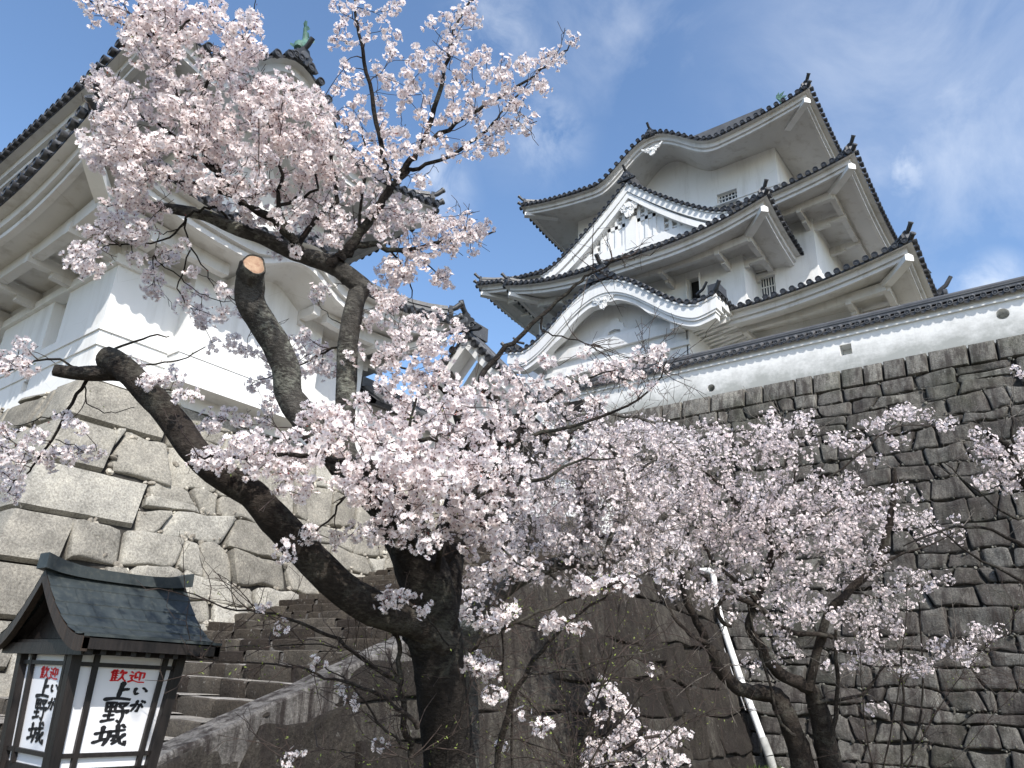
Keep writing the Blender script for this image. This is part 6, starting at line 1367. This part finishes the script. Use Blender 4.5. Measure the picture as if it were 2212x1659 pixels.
BLC = [(1400, 960, 90, 55, 34, 11.0), (1330, 1040, 60, 50, 18, 10.8), (1450, 1050, 90, 60, 40, 11.0), (1540, 1010, 80, 55, 32, 11.1), (1490, 1130, 100, 60, 44, 11.0), (1400, 1140, 80, 50, 28, 10.9), (1590, 1100, 80, 60, 36, 11.1), (1560, 1190, 80, 50, 28, 11.1), (1440, 1210, 80, 46, 22, 10.9), (1660, 1060, 80, 45, 26, 11.2), (1700, 1130, 80, 50, 28, 11.2), (1650, 1190, 80, 44, 22, 11.2), (1790, 1060, 70, 40, 20, 11.3), (1790, 1140, 80, 40, 24, 11.3), (1860, 1100, 70, 36, 18, 11.4), (1730, 1220, 80, 36, 18, 11.3), (1840, 1180, 70, 34, 16, 11.4), (1930, 1120, 60, 30, 12, 11.4), (1990, 1140, 50, 26, 8, 11.4), (1880, 1210, 40, 22, 8, 11.4), (1620, 960, 80, 40, 18, 11.1), (1500, 940, 60, 30, 12, 11.0), (1700, 980, 60, 26, 10, 11.2), (1560, 1270, 70, 34, 12, 11.1), (1490, 1280, 60, 30, 10, 11.0), (1640, 1270, 70, 34, 14, 11.2), (1720, 1290, 70, 30, 14, 11.2), (1770, 1320, 80, 26, 18, 11.2), (1690, 1350, 50, 24, 8, 11.2), (1860, 1330, 70, 22, 14, 11.3), (1900, 1360, 50, 22, 10, 11.3), (1940, 1290, 70, 28, 12, 11.3), (1990, 1250, 60, 24, 8, 11.4), (1830, 1250, 70, 28, 10, 11.3), (1620, 1330, 40, 20, 4, 11.1), (1650, 1430, 50, 20, 4, 11.1), (1700, 1400, 40, 20, 4, 11.1),
 (1690, 930, 30, 20, 6, 11.2), (1730, 900, 24, 22, 5, 11.2), (1665, 905, 20, 14, 3, 11.2), (1770, 940, 34, 14, 4, 11.2), (1900, 910, 44, 14, 8, 11.3, -25), (1960, 890, 44, 14, 8, 11.3), (2030, 910, 30, 14, 4, 11.3), (1830, 955, 44, 16, 6, 11.3), (1800, 950, 14, 10, 2, 11.3), (1930, 950, 30, 10, 3, 11.3), (1870, 990, 40, 14, 3, 11.3), (1950, 1070, 40, 18, 4, 11.4), (2050, 1140, 40, 24, 5, 11.4), (1900, 1420, 60, 16, 8, 11.0), (1970, 1440, 60, 14, 9, 11.0), (2060, 1400, 60, 18, 10, 10.8), (2120, 1370, 40, 16, 6, 10.8), (1850, 1400, 40, 20, 3, 11.1), (1810, 1440, 40, 16, 3, 11.1), (1880, 1530, 30, 10, 2, 11.0), (1590, 1050, 200, 120, 30, 11.1), (1750, 1150, 180, 100, 30, 11.3)]
C = scatter(Ct.rg, BLC, .45); Ct.attach(C, .008, .0035); Ct.clusters(C, (13, 23), (.03, .13)); Ct.bare(420, .7, None, .008, .003)
tag(Ct.tw.build('twig', TWIGG, tc_), None, kind='stuff'); tag(flowers('blossom', Ct.fl, .048, BLOSSOM2, tc_, Ct.rg, False), None, kind='stuff')

# ---- tree at the right edge
D_ = Tree(23, BARK, TWIGG)
d0 = at(2330, 1500, 9.5); td = thing('cherry_tree', (d0[0], d0[1], 0), 'cherry tree whose drooping branches reach in at the right edge', 'tree', 'cherry trees in blossom')
m = MB(); D_.limb(m, [np.array([d0[0], d0[1], -.1]), d0] + D_.path([(2320, 1350), (2290, 1200), (2240, 1080), (2204, 1030)], [9.5, 9.3]), None, [.17, .15, .13, .10, .07, .05], 10, .12); m.build('trunk', BARK, td, 60); m = MB()
for px, r in (([(2240, 1085), (2204, 1030), (2184, 972), (2150, 945), (2119, 928)], [.05, .045, .04, .03, .025]), ([(2290, 1200), (2212, 1180), (2140, 1143), (2037, 1143), (1951, 1180)], [.03, .02, .008]), ([(2204, 1030), (2170, 1040), (2130, 1060)], [.02, .008]), ([(2195, 990), (2185, 930), (2182, 880)], [.02, .01]), ([(2300, 1300), (2200, 1250), (2100, 1200), (2010, 1130)], [.025, .008]), ([(2250, 1090), (2200, 1120), (2120, 1070), (2040, 1000)], [.02, .006])): D_.limb(m, D_.path(px, 9.3), None, r, 8, .14, .01, 4)
m.build('branch', BARK, td, 60)
C = scatter(D_.rg, [(2125, 950, 30, 14, 7, 9.3, 25), (2160, 975, 30, 16, 7, 9.3), (2120, 985, 24, 14, 5, 9.3), (2170, 1010, 34, 18, 9, 9.3), (2140, 1040, 30, 18, 8, 9.3), (2190, 1045, 26, 22, 8, 9.3), (2205, 985, 16, 26, 6, 9.3), (2200, 945, 16, 14, 4, 9.3), (2260, 1000, 50, 60, 20, 9.3), (2300, 1100, 50, 60, 16, 9.3), (2200, 800, 14, 10, 2, 9.4)], .2); D_.attach(C, .007, .003); D_.clusters(C, (9, 16), (.03, .09)); D_.bare(70, .6, None, .006, .0025)
tag(D_.tw.build('twig', TWIGG, td), None, kind='stuff'); tag(flowers('blossom', D_.fl, .046, BLOSSOM2, td, D_.rg, False), None, kind='stuff')

# ---- thin saplings and shoots in the foreground
def sapling(seed, loc_px, depth, label, cat, paths, blobs, size, nb, nbud, name='cherry_sapling', bud=BUD, Ln=.3):
    s = Tree(seed, BARKM, TWIG); f0 = at(*loc_px, depth); t = thing(name, (f0[0], f0[1], 0), label, cat)
    m = MB()
    for px, d, r in paths:
        P = s.path(px, d)
        if px[0][1] > 1640: P = [np.array([P[0][0], P[0][1], -.05])] + P
        s.limb(m, P, None, r, 8, .06, .006, 4)
    m.build('stem', BARKM, t, 60); C = scatter(s.rg, blobs, .12); s.attach(C, .004, .002); 
    if C: s.clusters(C, (5, 10), (.02, .05))
    s.bare(nb, Ln, None, .003, .0012); tag(s.tw.build('twig', TWIG, t), None, kind='stuff')
    if s.fl: tag(flowers('blossom', s.fl, size, BLOSSOM, t, s.rg), None, kind='stuff')
    mm = MB(); buds(mm, [s.sk[i] for i in s.rg.integers(0, len(s.sk), nbud)], s.rg, .018, .05); tag(mm.build('leaf_bud', bud, t), None, kind='stuff')
sapling(51, (1075, 1690), 4.3, 'slender leaning sapling just right of the big trunk with sparse white flowers', 'sapling', [([(1070, 1690), (1101, 1533), (1132, 1461), (1183, 1389), (1234, 1338), (1313, 1283)], [4.3, 4.4], [.022, .018, .012, .006]), ([(1012, 1406), (1084, 1359), (1193, 1311), (1289, 1277), (1405, 1232)], [4.2, 4.4], [.012, .008, .004]), ([(1112, 1690), (1090, 1450), (1086, 1350)], [4.3], [.010, .007, .004]), ([(1132, 1461), (1250, 1445), (1360, 1415), (1470, 1395)], [4.3, 4.5], [.006, .003]), ([(1070, 1690), (1075, 1610), (1120, 1600), (1240, 1640)], [4.2], [.006, .003])],
 [(1020, 1335, 24, 12, 4, 4.2), (1065, 1340, 30, 14, 6, 4.2), (1105, 1330, 16, 10, 2, 4.2), (1190, 1345, 24, 20, 6, 4.3), (1250, 1355, 20, 10, 3, 4.3), (1240, 1265, 26, 12, 4, 4.3), (1290, 1265, 34, 14, 6, 4.35), (1345, 1262, 24, 8, 3, 4.4), (1090, 1310, 16, 10, 2, 4.2), (1010, 1430, 20, 20, 5, 4.1), (1050, 1450, 30, 14, 7, 4.1), (1075, 1500, 20, 14, 4, 4.2), (1130, 1535, 8, 8, 1, 4.2), (1165, 1570, 20, 10, 3, 4.2), (1085, 1610, 6, 6, 1, 4.2), (1370, 1262, 10, 6, 1, 4.4), (1430, 1244, 12, 6, 2, 4.4)], .042, 90, 420)
sapling(52, (890, 1700), 3.9, 'thin bare shrub left of the big trunk with arching budding shoots', 'shrub', [([(890, 1700), (875, 1570), (865, 1470), (858, 1390), (850, 1360)], [3.9], [.020, .015, .010]), ([(868, 1480), (800, 1435), (748, 1395), (672, 1355), (595, 1330), (509, 1316), (400, 1279)], [3.9, 3.7], [.012, .008, .003]), ([(902, 1573), (860, 1530), (803, 1494), (720, 1465), (646, 1443), (540, 1430), (414, 1422)], [3.8, 3.6], [.012, .007, .003]), ([(748, 1395), (620, 1395), (480, 1400)], [3.8], [.004, .002]), ([(880, 1620), (820, 1560), (760, 1480), (700, 1440)], [3.8], [.007, .003]), ([(865, 1470), (840, 1440), (790, 1440)], [3.9], [.004, .002]), ([(890, 1690), (800, 1640), (700, 1620), (600, 1640)], [3.7], [.006, .002]), ([(884, 1640), (960, 1600), (1020, 1560)], [3.8], [.004, .002])],
 [(690, 1430, 10, 6, 1, 3.7), (735, 1487, 8, 6, 1, 3.7), (770, 1520, 10, 8, 1, 3.7), (610, 1350, 20, 8, 1, 3.7), (820, 1610, 10, 8, 1, 3.7), (640, 1640, 20, 8, 2, 3.5), (560, 1310, 14, 8, 1, 3.7)], .036, 110, 380, 'shrub')
sapling(53, (1330, 1720), 6.6, 'low young cherry with bright blossom at the bottom centre edge', 'sapling', [([(1300, 1720), (1310, 1600), (1320, 1530), (1325, 1480)], [6.6], [.03, .02, .008]), ([(1310, 1640), (1380, 1600), (1440, 1590), (1490, 1620)], [6.6], [.02, .006]), ([(1300, 1700), (1250, 1640), (1270, 1600)], [6.6], [.015, .005])],
 [(1280, 1500, 12, 16, 4, 6.6), (1310, 1490, 22, 24, 9, 6.6), (1340, 1520, 26, 20, 9, 6.6), (1300, 1545, 24, 16, 6, 6.6), (1360, 1545, 16, 12, 4, 6.6), (1300, 1610, 34, 28, 14, 6.6), (1360, 1590, 40, 26, 16, 6.6), (1420, 1610, 44, 26, 18, 6.6), (1330, 1640, 60, 18, 14, 6.6), (1440, 1640, 46, 18, 14, 6.6), (1470, 1590, 24, 16, 5, 6.6), (1270, 1640, 20, 14, 4, 6.6)], .044, 60, 160)

sapling(54, (1260, 1720), 5.4, 'tangle of bare grey brown shoots with yellow green buds below the middle tree', 'shrub', [([(1240, 1720), (1260, 1600), (1300, 1480), (1330, 1380), (1340, 1290)], [5.4], [.014, .009, .003]), ([(1250, 1720), (1200, 1600), (1150, 1520), (1090, 1470)], [5.4], [.010, .006, .002]), ([(1260, 1700), (1340, 1560), (1430, 1470), (1510, 1430)], [5.4, 5.8], [.010, .006, .002]), ([(1245, 1690), (1230, 1560), (1200, 1420), (1160, 1330)], [5.4], [.009, .005, .002]), ([(1255, 1690), (1380, 1640), (1480, 1560), (1560, 1530)], [5.4], [.008, .004, .002]), ([(1240, 1700), (1160, 1640), (1100, 1640)], [5.4], [.007, .003]), ([(1300, 1480), (1380, 1400), (1420, 1320)], [5.5], [.005, .002]), ([(1200, 1420), (1250, 1330), (1280, 1260)], [5.5], [.004, .002])], [(1150, 1560, 10, 8, 1, 5.4), (1400, 1450, 20, 8, 1, 5.5)], .038, 260, 700, 'shrub', Ln=.5)
sapling(55, (1830, 1720), 9.0, 'upright bare shoots standing between the twin trunked tree and the dark wall', 'shrub', [([(1900, 1720), (1930, 1560), (1950, 1400), (1960, 1250)], [9.0], [.014, .009, .003]), ([(1905, 1720), (1990, 1600), (2060, 1480), (2130, 1400)], [9.0], [.012, .007, .003]), ([(1900, 1720), (1870, 1580), (1860, 1460), (1850, 1380)], [9.0], [.011, .007, .003]), ([(1910, 1720), (2060, 1640), (2150, 1540), (2212, 1480)], [9.0], [.010, .006, .003]), ([(2130, 1400), (2180, 1340), (2220, 1300)], [9.0], [.005, .003])], [(1960, 1450, 20, 10, 2, 9.0), (2100, 1440, 30, 10, 3, 9.0)], .04, 220, 400, 'shrub', Ln=.7)
